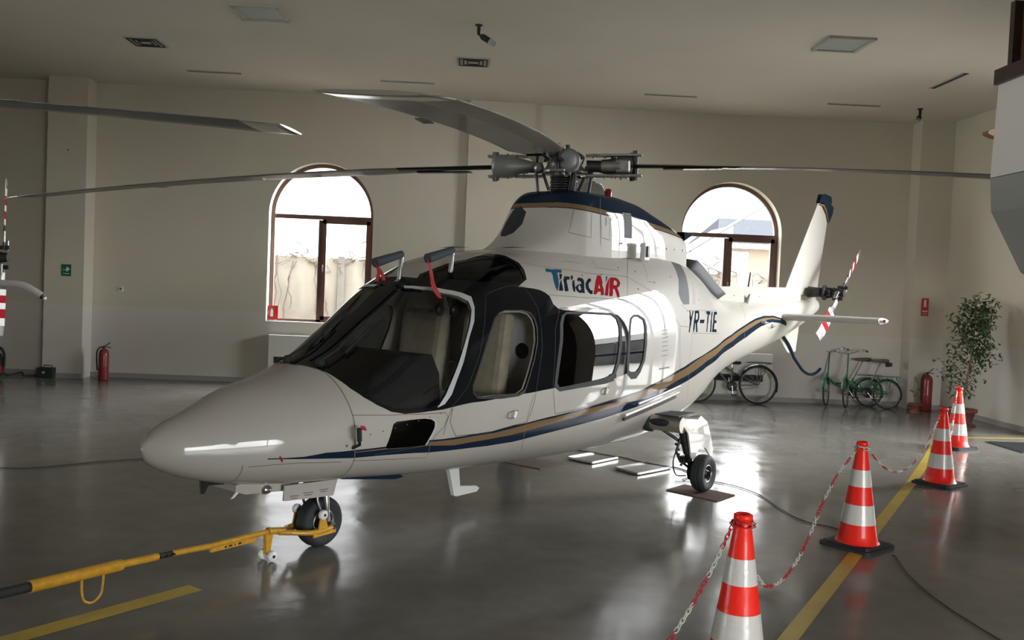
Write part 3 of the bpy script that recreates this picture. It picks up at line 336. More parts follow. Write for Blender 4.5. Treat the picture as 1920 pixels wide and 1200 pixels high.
glazed_front('door_fill_front', lambda a,z,h: (a, Y0-.1-h, z), FRONT_FILL[0], FRONT_FILL[1], FRONT_FILL[3], 2, (.06, FRONT_FILL[3]-.04))
# mezzanine corner with its parapet and flared underside
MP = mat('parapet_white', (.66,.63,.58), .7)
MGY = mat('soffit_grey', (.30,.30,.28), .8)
yc = 6.0; xz = [(3.49,3.29),(3.47,2.665),(3.49,2.43),(3.72,2.03),(4.15,1.75),(4.15,0),(X1,0),(X1,3.29)]
b = new(MP); b.prism(xz[:2]+[(3.47,2.66),(X1,2.66),(X1,3.29)], lambda a,z,h: (a,h,z), 4.9, yc); st = struct(b.build('wall_mezzanine'))
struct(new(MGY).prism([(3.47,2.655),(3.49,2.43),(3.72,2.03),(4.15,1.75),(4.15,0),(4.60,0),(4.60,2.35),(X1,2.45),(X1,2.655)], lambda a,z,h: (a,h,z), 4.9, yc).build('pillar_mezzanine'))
MDW = mat('dark_stained_wood', (.045,.025,.02), .35, noise=(4,.4,(.03,.016,.012),(1,1,8)))
MBW = mat('reddish_wood', (.12,.045,.02), .4, noise=(3,.5,(.06,.02,.01),(1,1,10)))
struct(new(MDW).box(((3.46+X1)/2, 5.43, 3.34), (X1-3.46, 1.16, .10)).build('trim_1'))
b = new(MBW); b.box(((3.60+X1)/2, 5.4, 4.15), (X1-3.60, 1.1, 1.5)); struct(b.build('wall_cladding'))
b = new(MDW); b.box((3.575, 5.98, 3.62), (.06,.05,.46)); b.box((3.585, 5.98, 4.4), (.07,.06,1.0)); struct(b.build('trim_2'))
struct(new(mat('beam_wood',(.22,.12,.06),.6)).prism([(7.95,4.02),(6.95,4.10),(6.85,4.14),(6.85,4.18),(6.95,4.22),(7.95,4.22)], lambda a,z,h:(a,h,z), 11.95, 12.1).build('beam'))

struct(new(MDW).box((7.86, 6.1, 1.7),(.26, 6.0, 3.4)).build('wall_reflection_dark'))  # unseen dark panel, added so the black gloss paint mirrors something dark
struct(new(MDW).box((6.85, 6.1, 3.3),(2.3, 6.0, .2)).build('floor_mezzanine'))
# painted floor lines and the floor grate
MY = mat('floor_line_yellow', (.56,.41,.045), .3, noise=(4,.3,(.44,.32,.06)))
def strip(name, pts, w, z=.002):
    L = []; R = []
    for i,p in enumerate(pts):
        p = Vector(p); d = (Vector(pts[min(i+1,len(pts)-1)])-Vector(pts[max(i-1,0)])).normalized(); n = Vector((-d.y,d.x))*w/2
        L.append(p+n); R.append(p-n)
    b = new(MY); k = len(pts)
    b.add([(q.x,q.y,z) for q in L+R], [(i,i+1,k+i+1,k+i) for i in range(k-1)]); return struct(b.build(name))
strip('trim_3', [(-.35,1.4),(1.69,4.53),(2.83,6.27),(4.50,8.83),(5.30,10.1),(6.32,11.8)], .095)

strip('trim_4', [(-1.52,5.08),(-2.12,4.33),(-2.92,3.33)], .13)
strip('trim_5', [(6.35,11.80),(X1-.02,12.0)], .10)
gr = new(mat('grate_steel',(.035,.037,.04),.5,.5)); gr.box((7.40,11.15,.004),(1.15,.8,.008))
for k in range(14): gr.box((7.40,10.8+k*.055,.011),(1.1,.018,.008))
tag(gr.build('floor_grate'), 'dark steel drain grate set in the floor by the side wall', 'grate')

# ================================================================== HELICOPTER
def hermite(S, us):
    xs = [math.sqrt(r[0]) for r in S]; n = len(xs); hh = [xs[i+1]-xs[i] for i in range(n-1)]; res = []
    ms = []
    for k in range(1, 7):
        d = [(S[i+1][k]-S[i][k])/hh[i] for i in range(n-1)]; m = [0.0]*n
        for i in range(1, n-1):
            if d[i-1]*d[i] > 0:
                w1 = 2*hh[i]+hh[i-1]; w2 = hh[i]+2*hh[i-1]; m[i] = (w1+w2)/(w1/d[i-1]+w2/d[i])
        m[0], m[-1] = d[0], d[-1]; ms.append(m)
    for u in us:
        i = 0
        while i < n-2 and u > xs[i+1]: i += 1
        t = (u-xs[i])/hh[i]; a, b_, c, e = 2*t**3-3*t**2+1, t**3-2*t**2+t, -2*t**3+3*t**2, t**3-t**2
        res.append([a*S[i][k]+b_*hh[i]*ms[k-1][i]+c*S[i+1][k]+e*hh[i]*ms[k-1][i+1] for k in range(1,7)])
    return res
def surf(S, u, t, side=-1):
    zt, zb, zw, w, nt, nb = hermite(S, [u])[0]; a = PI*t; s, c = sin(a), cos(a); n = nt if s > 0 else nb
    return Vector((u*u, side*w*(1 if c >= 0 else -1)*abs(c)**(2/n), zw+(zt-zw if s > 0 else zw-zb)*(1 if s >= 0 else -1)*abs(s)**(2/n)))
def surf_n(S, u, t, side=-1):
    e = .004; u0, u1 = max(u-e, math.sqrt(S[0][0])+1e-4), min(u+e, math.sqrt(S[-1][0])-1e-4)
    a = surf(S,u1,t,side)-surf(S,u0,t,side); b_ = surf(S,u,t+e,side)-surf(S,u,t-e,side); n = a.cross(b_)*(-side)
    return n.normalized() if n.length > 1e-9 else Vector((-1,0,0))
def XT(S, x, t, off=0.0, side=-1):
    u = math.sqrt(x); return surf(S,u,t,side)+surf_n(S,u,t,side)*off
def inside(p, poly):
    c = False; x, y = p
    for i in range(len(poly)):
        a, q = poly[i], poly[i-1]
        if (a[1] > y) != (q[1] > y) and x < (q[0]-a[0])*(y-a[1])/(q[1]-a[1])+a[0]: c = not c
    return c
def shell(S, side, regions, objs, nu, nt, t0=-.5, t1=.5):
    """one half of a lofted skin, cut along the outlines of its paint areas, doors and windows.
    regions: (material, polygon in x,t) painted in order; objs: (object name, polygon) that become parts of their own."""
    ua, ub = math.sqrt(S[0][0]), math.sqrt(S[-1][0])
    pts = [Vector((ua+(ub-ua)*i/nu, t0+(t1-t0)*j/nt)) for i in range(nu+1) for j in range(nt+1)]; edges = []
    polys = [(k, [(math.sqrt(max(x,S[0][0])), min(max(t,t0),t1)) for x,t in p]) for k,p in regions]
    ob = [(k, [(math.sqrt(max(x,S[0][0])), min(max(t,t0),t1)) for x,t in p]) for k,p in objs]
    for k, p in polys+ob:
        o = len(pts); q = [p[0]]
        for a in p[1:]:
            if (a[0]-q[-1][0])**2+(a[1]-q[-1][1])**2 > 1e-9: q.append(a)
        d = []
        for i in range(len(q)):
            a, b_ = q[i], q[(i+1)%len(q)]; L = math.hypot(b_[0]-a[0], b_[1]-a[1]); m = max(1, int(L/.02))
            d += [(a[0]+(b_[0]-a[0])*s/m, a[1]+(b_[1]-a[1])*s/m) for s in range(m)]
        pts += [Vector(a) for a in d]; edges += [(o+i, o+(i+1)%len(d)) for i in range(len(d))]
    v, e, f, *_ = delaunay_2d_cdt(pts, edges, [], 0, 2e-5)
    P = [surf(S, p[0], p[1], side) for p in v]; N = [surf_n(S, p[0], p[1], side) for p in v]
    out = {}
    for t in f:
        c = (sum(v[i][0] for i in t)/3, sum(v[i][1] for i in t)/3); m = 'white'; o = 'fuselage'
        for k, p in polys:
            if inside(c, p): m = k
        for k, p in ob:
            if inside(c, p): o = k
        n = (P[t[1]]-P[t[0]]).cross(P[t[2]]-P[t[0]])
        if n.length < 1e-12: continue
        t = list(t)
        if n.dot(N[t[0]]+N[t[1]]+N[t[2]]) < 0: t.reverse()
        out.setdefault(o, []).append((t, m))
    return P, N, out
def skin(name, parts, parent, mats, off=0.0, flip=False, mirror=False, thick=0):
    """build one mesh from triangle lists [(P, N, tris)], keeping the analytic surface normals"""
    vs, ns, fs, mi, key = [], [], [], [], {}
    names = []
    for P, N, tris in parts:
        for t, m in tris:
            ids = []
            for i in t:
                p = P[i]+N[i]*off; k = (round(p.x,5), round(p.y,5), round(p.z,5))
                if k not in key: key[k] = len(vs); vs.append(p); ns.append(N[i]*(-1 if flip else 1))
                ids.append(key[k])
            if len(set(ids)) < 3: continue
            if flip: ids.reverse()
            if m not in names: names.append(m)
            fs.append(ids); mi.append(names.index(m))
    me = bpy.data.meshes.new(name); me.from_pydata(vs, [], fs)
    for m in names: me.materials.append(mats(m))
    me.polygons.foreach_set('material_index', mi); me.polygons.foreach_set('use_smooth', [True]*len(fs)); me.update()
    if len(me.polygons) == len(fs): me.normals_split_custom_set_from_vertices([tuple(n) for n in ns])
    o = bpy.data.objects.new(name, me); COL.objects.link(o); o.parent = parent; return o
heli = thing('helicopter', 'white helicopter with black cockpit surround and blue and gold stripe, parked nose towards the viewer', 'helicopter', (-1.8115, 4.9823, 0), 0.8737)
S = D['S']
WINK = ['windscreen','door_window','cabin_window','rear_window','chin_window','roof_window']
def grow(poly, du=.012, dt=.004):
    q = [(math.sqrt(x), t) for x,t in poly]; cx = sum(a for a,_ in q)/len(q); ct = sum(b_ for _,b_ in q)/len(q); out = []
    n = len(q); ar = sum(q[i][0]*q[(i+1)%n][1]-q[(i+1)%n][0]*q[i][1] for i in range(n)); s = 1 if ar > 0 else -1
    for i in range(n):
        a, b_ = q[i-1], q[(i+1)%n]; tx, ty = b_[0]-a[0], b_[1]-a[1]; L = math.hypot(tx,ty) or 1
        out.append(((q[i][0]+s*ty/L*du)**2, q[i][1]-s*tx/L*dt*1.0))
    return out
seam_nose = D['nose_seam']
nose_poly = [(0,-.5),(0,.5)]+[(seam_nose[0][0],.5)]+seam_nose[:]+[(seam_nose[-1][0],-.5)]
door_poly = [(1.80,-.07),(1.74,-.02),(1.76,.012),(1.88,.04),(2.02,.11),(2.15,.20),(2.22,.25),(2.50,.252),(2.62,.238),(2.68,.16),(2.66,.06),(2.58,-.02),(2.52,-.075),(2.1,-.085)]
cabin_poly = [(2.86,-.066),(2.80,.0),(2.84,.1),(2.95,.155),(3.3,.15),(3.86,.135),(3.90,.06),(3.86,-.02),(3.80,-.042)]
reg_common = [('black', D['black']), ('navy', D['navy']), ('gold', D['gold']), ('seal', D['seal']), ('darkgrille', D['intake']), ('greybrown', D['patch']), ('darkgrille', D['roofstripe']),
  ('rubber', grow(D['cabin_window'], .012, .006)), ('rubber', grow(D['rear_window'], .010, .006)), ('rubber', grow(D['door_window'], .004, .003)), ('seal', [(x+.012,t) for x,t in D['chin_window']])]
objs = [('nose_cone', nose_poly), ('cockpit_door', door_poly), ('cabin_door', cabin_poly)]+[(k, D[k]) for k in WINK]
halves = {}
for side in (-1, 1):
    halves[side] = shell(S, side, reg_common+([('%s' % m, p) for m, p in D['marks']] if side < 0 else []), objs, 150, 56)
def hm(k): return MM(k)
merged = {}
for side in (-1, 1):
    P, N, out = halves[side]
    for k, tr in out.items(): merged.setdefault(k, []).append((side, P, N, tr))
fus = skin('fuselage', [(P,N,tr) for s,P,N,tr in merged['fuselage']], heli, hm)
skin('nose_cone', [(P,N,tr) for s,P,N,tr in merged['nose_cone']], heli, hm)
doors = {}
for k in ('cockpit_door','cabin_door'):
    for s,P,N,tr in merged[k]: doors[(k,s)] = skin(k, [(P,N,tr)], heli, hm)
GL = dict(windscreen=glass('windscreen_tint', (.84,.87,.86), .7), door_window=glass('door_tint', (.93,.95,.94), .6), cabin_window=glass('cabin_tint', (.05,.055,.06), 1.0),
  rear_window=glass('cabin_tint', (.05,.055,.06)), chin_window=glass('chin_tint', (.12,.14,.14), .7), roof_window=glass('roof_tint', (.20,.25,.20), .5))
for k in WINK:
    for s,P,N,tr in merged[k]:
        par = doors[('cockpit_door',s)] if k == 'door_window' else doors[('cabin_door',s)] if k == 'cabin_window' else heli
        w_ = skin(k, [(P,N,tr)], par, lambda m, k=k: GL[k], off=-.006)
# inner lining follows the skin (window openings left free)
lin = []
for side in (-1,1):
    P, N, out = halves[side]; tr = []
    for k in ('fuselage','cockpit_door','cabin_door'):
        for t, m in out[k]:
            x = sum(P[i].x for i in t)/3
            if 1.15 < x < 4.75: tr.append((t, 'lining' if (x > 1.9) else 'dash'))
    lin.append((P,N,tr))
skin('cabin_lining', lin, heli, hm, off=-.03, flip=True)
# closing bulkheads, floor, cockpit furniture
def ring(x, sc=.97, off=0, n=40): return [surf(S, math.sqrt(x), -.5+i/n, sd) for sd in (-1,) for i in range(n+1)]+[surf(S, math.sqrt(x), .5-i/n, 1) for i in range(1,n)]
def halfw(x, z):
    zt, zb, zw, w, nt, nb = hermite(S, [math.sqrt(x)])[0]; q = (z-zw)/(zt-zw) if z > zw else (zw-z)/(zw-zb); n = nt if z > zw else nb
    return w*max(0.0, 1-min(1,max(q,0))**n)**(1/n)
def bulkhead(name, x, k, z0=0, z1=9):
    pts = [Vector((x, p.y*.955, min(max(1.1+(p.z-1.1)*.955, z0), z1))) for p in ring(x)]
    b = new(k); n = len(pts); b.add([p for p in pts]+[p+Vector((.02,0,0)) for p in pts], [list(range(n)), list(range(2*n-1,n-1,-1))]+[(i,(i+1)%n,n+(i+1)%n,n+i) for i in range(n)]); return b.build(name, heli)
bulkhead('rear_bulkhead', 4.70, 'lining')
b = new('fabric'); xs_ = [1.25+.15*k for k in range(24)]
b.add([(x, sgn*(halfw(x,.62)-.05), z) for z in (.60,.63) for sgn in (-1,1) for x in xs_], [(i,i+1,24+i+1,24+i) for i in range(23)]+[(48+i,48+i+1,72+i+1,72+i) for i in range(23)]); b.build('cabin_floor', heli)
# partition behind the crew with its round speaker
part = new('plastic_w')
for s in (-1,1):
    zz_ = [.66+.10*k for k in range(13)]; pl_ = [(s*.20,z) for z in zz_]+[(s*(halfw(2.74,z)-.055),z) for z in zz_[::-1]]
    part.prism(pl_, lambda a,z,h:(h,a,z), 2.725, 2.755)
part = part.build('cabin_partition', heli)
b = new('dmetal'); b.lathe((2.722,-.555,1.305),(-1,0,0),[(0,.012),(.03,.012),(.035,.006),(.055,.006),(.06,0)],24); b.build('speaker', part)
b = new('dash')
b.prism([(1.20,.72),(1.20,1.05),(1.32,1.20),(1.50,1.30),(1.72,1.31),(1.80,1.18),(1.84,.72)], lambda a,z,h:(a,h*min(.56,max(.05,halfw(a,z)-.06)),z), -1, 1)
b.build('instrument_panel', heli)
def seat(y):
    b = new('fabric'); b.rbox((2.38,y,.92),(.46,.42,.14),.04); b.rbox((2.57,y,1.26),(.13,.42,.66),.05, rot=Matrix.Rotation(.14,3,'Y')); b.rbox((2.62,y,1.66),(.10,.26,.18),.04)
    o = b.build('crew_seat', heli); c = new('dmetal'); c.box((2.4,y,.73),(.4,.36,.24)); c.build('seat_base', o)
    c = new(mat('harness_grey',(.12,.12,.12),.8))
    for dy in (-.09,.09): c.box((2.52,y+dy,1.28),(.02,.045,.60), rot=Matrix.Rotation(.14,3,'Y'))
    c.build('harness', o)
seat(-.32); seat(.32)
b = new('fabric'); b.rbox((4.2,0,.88),(.5,1.25,.2),.05); b.rbox((4.5,0,1.3),(.16,1.25,.8),.05); b.build('rear_bench', heli)
b = new('lining')
b.rbox((2.35,0,1.86),(.5,.30,.04),.015); b.build('overhead_panel', heli)
b = new('dmetal')   # headset hanging under the roof
b.tube(smoothpts([(2.12,-.30,1.80),(2.10,-.34,1.70),(2.12,-.36,1.62)],4), .012); b.lathe((2.12,-.37,1.60),(.3,-1,0),[(0,0),(.045,0),(.05,.02),(.03,.04),(0,.04)],16); b.lathe((2.12,-.27,1.60),(-.3,1,0),[(0,0),(.045,0),(.05,.02),(.03,.04),(0,.04)],16)
b.build('headset', heli)

# thin seams, placards and edge gaps drawn just above the skin
def ribbon(b, S_, pts, w=.005, side=-1, off=.0012):
    Q = []; 
    for (x0,t0),(x1,t1) in zip(pts[:-1], pts[1:]):
        m = max(1, int(math.hypot(math.sqrt(x1)-math.sqrt(x0), t1-t0)/.02))
        for k in range(m): Q.append((x0+(x1-x0)*k/m, t0+(t1-t0)*k/m))
    Q.append(pts[-1]); P = [XT(S_, x, t, off, side) for x,t in Q]; N = [surf_n(S_, math.sqrt(x), t, side) for x,t in Q]
    V = []
    for i in range(len(P)):
        d = P[min(i+1,len(P)-1)]-P[max(i-1,0)]; s = d.cross(N[i]); s = s.normalized()*w/2 if s.length > 1e-9 else Vector((0,0,w/2)); V += [P[i]+s, P[i]-s]
    b.add(V, [(2*i,2*i+2,2*i+3,2*i+1) for i in range(len(P)-1)], True)
b = new('seam')
for k, l in D['seams'].items(): ribbon(b, S, l, .0045 if k not in 'n' else .004)
ribbon(b, S, seam_nose, .006); ribbon(b, S, seam_nose, .006, 1)
b.mat(mat('door_gap',(.03,.03,.03),.8)); ribbon(b, S, door_poly+[door_poly[0]], .004); ribbon(b, S, cabin_poly+[cabin_poly[0]], .004); b.mat('seam')
for pl in ([(1.2,-.10),(1.75,-.085)],): ribbon(b, S, pl, .002)
for k in range(7):   # louvre slots behind the rear window
    x0, t0 = 4.55, .075-.009*k; ribbon(b, S, [(x0,t0),(x0+.12,t0)], .006)
ribbon(b, S, [(4.5,.002),(4.72,.002)], .012)
for i in range(9): # fasteners along the avionics bay panel
    p = XT(S, 1.15+.085*i, -.004+.0012*i, .001); n = surf_n(S, math.sqrt(1.15+.085*i), 0); b.lathe(p, n, [(0,.001),(.004,.001),(.005,0)], 8)
for (x,t) in [(1.0,-.03),(3.2,.26),(3.45,.262),(3.75,.262),(4.1,.29),(4.35,.27),(4.6,.22),(5.0,.24),(5.2,.12),(5.6,.16),(5.75,.12),(4.25,.20)]:
    p = XT(S, x, t, .001); b.lathe(p, surf_n(S, math.sqrt(x), t), [(0,.002),(.007,.002),(.009,0)], 8)
b.build('panel_seams', fus, fixn=False)
# door handles
def handle(x, t, par, w=.12):
    c = XT(S, x, t, .004); n = surf_n(S, math.sqrt(x), t); b = new('seam')
    ang = .35; R = Matrix.Rotation(-ang, 3, 'Y')
    b.tube([c+Vector((dx,0,dz)) for dx,dz in [(-w*.5,-.012),(-w*.4,.018),(w*.1,.03),(w*.5,.03),(w*.35,-.02),(-.1*w,-.025)]], .003, 6, closed=True)
    b.mat('plastic_w').rbox(c+Vector((w*.22,-.004,.002)), (.030,.012,.05), .005, rot=Matrix.Rotation(.4,3,'Y')); return b.build('door_handle', par)
handle(2.33, -.043, doors[('cockpit_door',-1)]); handle(3.55, -.020, doors[('cabin_door',-1)])

# mast fairing
PS = E['PS']
low = E['pnavy']; mid = E['pgoldlo']; upg = E['pgoldup']
ext = lambda l, tb: [(3.28,.5)] + [(x, min(t,.5)) for x,t in l[1:]] + [(5.7, tb)]
def t_at(x, z):
    a, b_ = 0.0, .5
    for _ in range(40):
        m_ = (a+b_)/2
        if surf(PS, math.sqrt(x), m_).z < z: a = m_
        else: b_ = m_
    return a
def band(zf):
    # height of a livery edge along the fairing -> outline in (x, t)
    x = 3.30
    while surf(PS, math.sqrt(x), .4999).z < zf(x) and x < 4: x += .004
    out = [(x, .5)]
    xx = x+.006
    while xx < 5.7: out.append((xx, t_at(xx, zf(xx)))); xx += .03 if xx < 3.9 else .12
    return out+[(5.7, t_at(5.6999, zf(5.7)))]
def zlow(x): return 2.474 if x < 3.6 else 2.474-.118*((x-3.6)/2.1)**1.05
B_lo, B_mid, B_dark = band(lambda x: zlow(x)), band(lambda x: zlow(x)+.040), band(lambda x: zlow(x)-.008)
navy_p = B_dark+[(5.7,.5)]; gold_p = B_lo+B_mid[::-1]
py = {}
for side in (-1,1):
    rg = [('navy', navy_p), ('gold', gold_p)]
    if side < 0: rg.append(('darkgrille', E['slot']))
    else: rg.append(('darkgrille', [(3.26,.44),(3.30,.49),(3.40,.499),(3.50,.49),(3.555,.44),(3.54,.36),(3.46,.30),(3.36,.31),(3.28,.37)]))
    py[side] = shell(PS, side, rg, [], 70, 40, 0.0, .5)
pyl = skin('mast_fairing', [(py[s][0],py[s][1],py[s][2]['fuselage']) for s in (-1,1)], heli, hm)
pts = [surf(PS, math.sqrt(5.7), i/40, -1) for i in range(21)]+[surf(PS, math.sqrt(5.7), .5-i/40, 1) for i in range(1,21)]
b = new('white'); b.add(pts, [list(range(len(pts)))])
b.mat('navy'); lip = [(5.66,-.37,2.33),(5.66,.37,2.33),(5.95,.30,2.40),(5.95,-.30,2.40),(5.66,-.36,2.42),(5.66,.36,2.42),(5.96,.29,2.42),(5.96,-.29,2.42)]
b.add(lip, [(0,1,2,3),(7,6,5,4),(0,3,7,4),(1,5,6,2),(2,6,7,3)]); b.build('fairing_tail', heli)
b = new('seam')
for k, l in E['seams'].items(): ribbon(b, PS, l+([l[0]] if k in 'ab' else []), .005)
ribbon(b, PS, [(4.05,.06),(4.05,.10)], .012); b.build('fairing_seams', pyl, fixn=False)
b = new('plastic_w'); b.rbox((4.62,-.50,2.16),(.10,.05,.16),.01); b.mat('dmetal').rbox((4.62,-.53,2.16),(.04,.02,.10),.004)
b.build('deck_bracket', heli)
for k in range(9): st_o = new('chrome').sphere((4.3+.15*k,-.44-.01*k,2.215),.010,8).build('deck_stud', heli)
b = new(mat('beacon_red',(.25,.01,.01),.2)); b.lathe((4.45,-.18,2.655),(0,0,1),[(.035,0),(.035,.05),(.028,.07),(0,.078)],16); b.build('beacon', heli)
# dark scoop lips either side of the engine deck
b = new('darkgrille')
for y in (-.30,.30):
    b.add([(2.55,y-.10,2.062),(2.75,y-.08,2.088),(3.0,y-.06,2.098),(3.05,y+.06,2.098),(2.8,y+.1,2.08)], [(0,1,2,3,4)])
b.build('roof_scoops', heli)

# tail: spine, fin, ventral fin, stabilisers
b = new('white')
prof = [(6.9,1.72),(6.95,1.90),(7.3,1.90),(9.55,1.945),(9.9,1.95),(9.9,1.6),(8,1.6)]
b.prism(prof, lambda a,z,h:(a,h,z), -.075, .075); b.mat('chrome')
for k in range(9): b.sphere((7.35+.26*k,-.078,1.80),.009,8)
b.build('tail_spine', heli)
def wing(b, root, tip, n=18, tc=.12, thick_axis=1):
    """loft between two chord lines: each (LE point, TE point)"""
    secs = []
    for le, te in (root, tip):
        le, te = Vector(le), Vector(te); c = te-le; L = c.length; sec = []
        for i in range(n):
            a = 2*PI*i/n; s = (1+cos(a))/2; t = tc*L*2.6*(math.sqrt(max(s,0))*.2969-.126*s-.3516*s*s+.2843*s**3-.1036*s**4)
            p = le+c*s; p = Vector(p); off = t*(1 if sin(a) >= 0 else -1); p[thick_axis] += off; sec.append(p)
        secs.append(sec)
    b.add([p for sc_ in secs for p in sc_], [(i,(i+1)%n,n+(i+1)%n,n+i) for i in range(n)], True)
    b.add(secs[0], [list(range(n))], False); b.add(secs[1], [list(range(n))], False)
fin = new('white'); wing(fin, ((9.44,0,1.90),(10.75,0,1.80)), ((10.63,0,3.25),(11.08,0,3.02)), 22, .085); fin = fin.build('vertical_fin', heli)
b = new('navy'); b.prism([(10.61,3.22),(10.68,3.36),(10.85,3.385),(11.12,3.37),(11.16,3.30),(11.13,3.25),(11.25,3.22),(11.22,3.12),(11.09,2.98),(11.05,3.05),(10.93,3.18),(10.78,3.25)], lambda a,z,h:(a,h,z), -.028, .028); b.build('fin_tip', fin)
b = new('gold'); b.prism([(10.615,3.20),(10.66,3.215),(10.80,3.225),(10.93,3.16),(11.06,3.0),(11.07,2.97),(10.92,3.12),(10.80,3.19)], lambda a,z,h:(a,h,z), -.030, .030); b.build('fin_stripe', fin)
b = new('white'); wing(b, ((9.10,0,1.38),(10.15,0,1.60)), ((9.70,0,1.03),(10.02,0,1.04)), 18, .10)
vf = b.build('ventral_fin', heli)
b = new('navy'); b.tube(smoothpts([(9.22,-.03,1.37),(9.62,-.03,1.16),(9.82,-.02,1.03),(9.95,0,.96),(10.12,0,.865),(10.36,0,.745),(10.65,0,.675),(10.93,0,.685),(11.11,0,.735)],5), .022, 10); b.build('tail_bumper', vf)
for s in (-1,1):
    b = new(mat('stabiliser_paint',(.50,.49,.46),.4,0,.3)); wing(b, ((8.86,s*.16,1.545),(9.46,s*.16,1.545)), ((8.98,s*1.40,1.555),(9.46,s*1.40,1.555)), 18, .32, 2); st_ = b.build('stabiliser', heli)
    b = new('plastic_w'); b.sphere((9.16,s*1.42,1.556), .036, 12, (4.2,.9,.85)); t_ = b.build('stabiliser_tip', st_)
    b = new(mat('nav_light_red',(.3,.02,.02),.1) if s < 0 else mat('nav_light_green',(.02,.2,.05),.1)); b.sphere((9.06,s*1.455,1.556), .022, 10, (1.6,1,1)); b.build('nav_light', t_)
# boom end cap, gearbox fairing and tail rotor
b = new('white'); b.sphere((10.55,0,1.70), .115, 16, (1.6,.95,1.0)); b.build('tail_cone', heli)
tr = new('dmetal')
tr.cyl((10.25,-.06,1.90),(10.25,-.24,1.90),.085,.065,20); tr.cyl((10.25,-.24,1.90),(10.25,-.56,1.90),.028,n=14)
tr.lathe((10.25,-.27,1.90),(0,-1,0),[(.03,0),(.11,.01),(.11,.035),(.05,.05),(.03,.05)],20); tr.lathe((10.25,-.36,1.90),(0,-1,0),[(.03,0),(.075,.01),(.075,.03),(.03,.04)],20)
tr.cyl((10.25,-.45,1.90),(10.25,-.57,1.90),.07,.06,18)
for a in (0,PI/2,PI,3*PI/2):
    d = Vector((cos(a+.66),0,sin(a+.66))); c = Vector((10.25,0,1.90)); tr.cyl(c+d*.09+Vector((0,-.29,0)), c+d*.06+Vector((0,-.50,0)), .010, n=8); tr.sphere(c+d*.09+Vector((0,-.29,0)), .018, 8)
    tr.tube([c+d*.05+Vector((0,-.38,0)), c+d*.085+Vector((0,-.44,0)), c+d*.05+Vector((0,-.49,0))], .010, 8)
tr = tr.build('tail_rotor', heli)
for sgn in (1,-1):
    a = .655 if sgn > 0 else .655+PI; d = Vector((cos(a),0,sin(a))); w_ = Vector((-sin(a),0,cos(a))); c = Vector((10.25,-.515,1.90)); yv = Vector((0,-1,0))
    b = B(); segs = [(.10,'dmetal'),(.20,'metal'),(.34,'dmetal'),(.42,'plastic_w'),(.50,'red'),(.60,'plastic_w'),(.68,'red'),(.80,'plastic_w'),(.90,'bladetip'),(1.03,'bladetip')]
    def sec(r):
        ch = .045 if r < .36 else .080; tw = .30-.10*r; th = .018 if r < .36 else .0065; o = 0 if r < .95 else -.02
        ax = w_*cos(tw)+yv*sin(tw); nn = yv*cos(tw)-w_*sin(tw)
        return [c+d*r+ax*(ch*cos(q)+o)+nn*th*sin(q) for q in [2*PI*k/12 for k in range(12)]]
    for (r0,m0),(r1,m1) in zip(segs[:-1], segs[1:]):
        b.mat(m0); p = sec(r0)+sec(r1); b.add(p, [(i,(i+1)%12,12+(i+1)%12,12+i) for i in range(12)], True)
    b.mat('bladetip'); b.add(sec(segs[-1][0]), [list(range(12))]); b.mat('dmetal'); b.add(sec(.10), [list(range(12))])
    b.cyl(c+d*.13-yv*.07, c+d*.13+yv*.07, .028, n=12); b.mat('metal'); b.rbox(c+d*.16-w_*.09,(.14,.05,.03),.01,rot=Matrix.Rotation(-a,3,'Y'))
    b.build('tail_rotor_blade', tr)

# exhausts, small aerials, probes
for s in (-1,1):
    b = new('darkgrille')
    a_, c_ = XT(S,6.02,.38,.0,s), XT(S,6.80,.28,.0,s)
    L = []
    for k in range(9):
        q = k/8; x = 6.02+.80*q; t = .40-.08*q; p0 = XT(S,x,t,-.05,s); n = Vector((.25,s*.35,.75)).normalized(); L.append((p0, p0+n*(.15-.03*q)+Vector((.15,0,0))))
    off = Vector((0,-s*.16,.02)); vs = []
    for p,q in L: vs += [p,q,q+off,p+off]
    b.add(vs, [(4*i+j,4*i+(j+1)%4,4*i+4+(j+1)%4,4*i+4+j) for i in range(8) for j in range(4)]+[(0,1,2,3),(32,33,34,35)], True)
    b.build('exhaust_duct', heli)
b = new('dmetal'); b.cyl(XT(S,8.0,.42), (8.21,-.02,2.10), .014,.009, 8); b.mat('white').lathe(XT(S,7.98,.40,-.01), (0,-.4,1), [(.06,0),(.03,.05),(.012,.12),(0,.13)], 12); b.build('whip_antenna', heli)
for x, z in ((8.17,1.475),(8.46,1.43)):
    b = new('metal'); w_ = -hermite(S,[math.sqrt(x)])[0][3]; b.cyl((x,w_+.01,z),(x,w_-.05,z),.010,n=8); b.cyl((x,w_-.05,z),(x-.14,w_-.05,z),.008,.004,n=8); b.lathe((x,w_+.01,z),(0,-1,0),[(.04,0),(.012,.04),(0,.045)],14)
    b.build('boom_aerial', heli)
b = new('plastic_w'); b.prism([(2.53,.44),(2.66,.44),(2.70,.19),(2.90,.165),(2.94,.14),(2.91,.115),(2.66,.115),(2.63,.125)], lambda a,z,h:(a,h,z), -.018, .018); b.build('belly_antenna', heli)
b = new('dmetal'); b.prism([(.375,.58),(.385,.49),(.40,.49),(.425,.535),(.66,.515),(.68,.54),(.6,.58)], lambda a,z,h:(a,h,z), -.012, .012); b.build('blade_antenna', heli)
b = new('white'); b.prism([(.53,.54),(.53,.50),(.60,.475),(.92,.450),(.94,.50),(.7,.56)], lambda a,z,h:(a,h,z), -.13, .13); nf = b.build('belly_fairing', heli)
b = new('chrome'); b.sphere((.75,-.12,.482), .038, 14, (1.1,1,.8)); b.build('landing_light', nf)
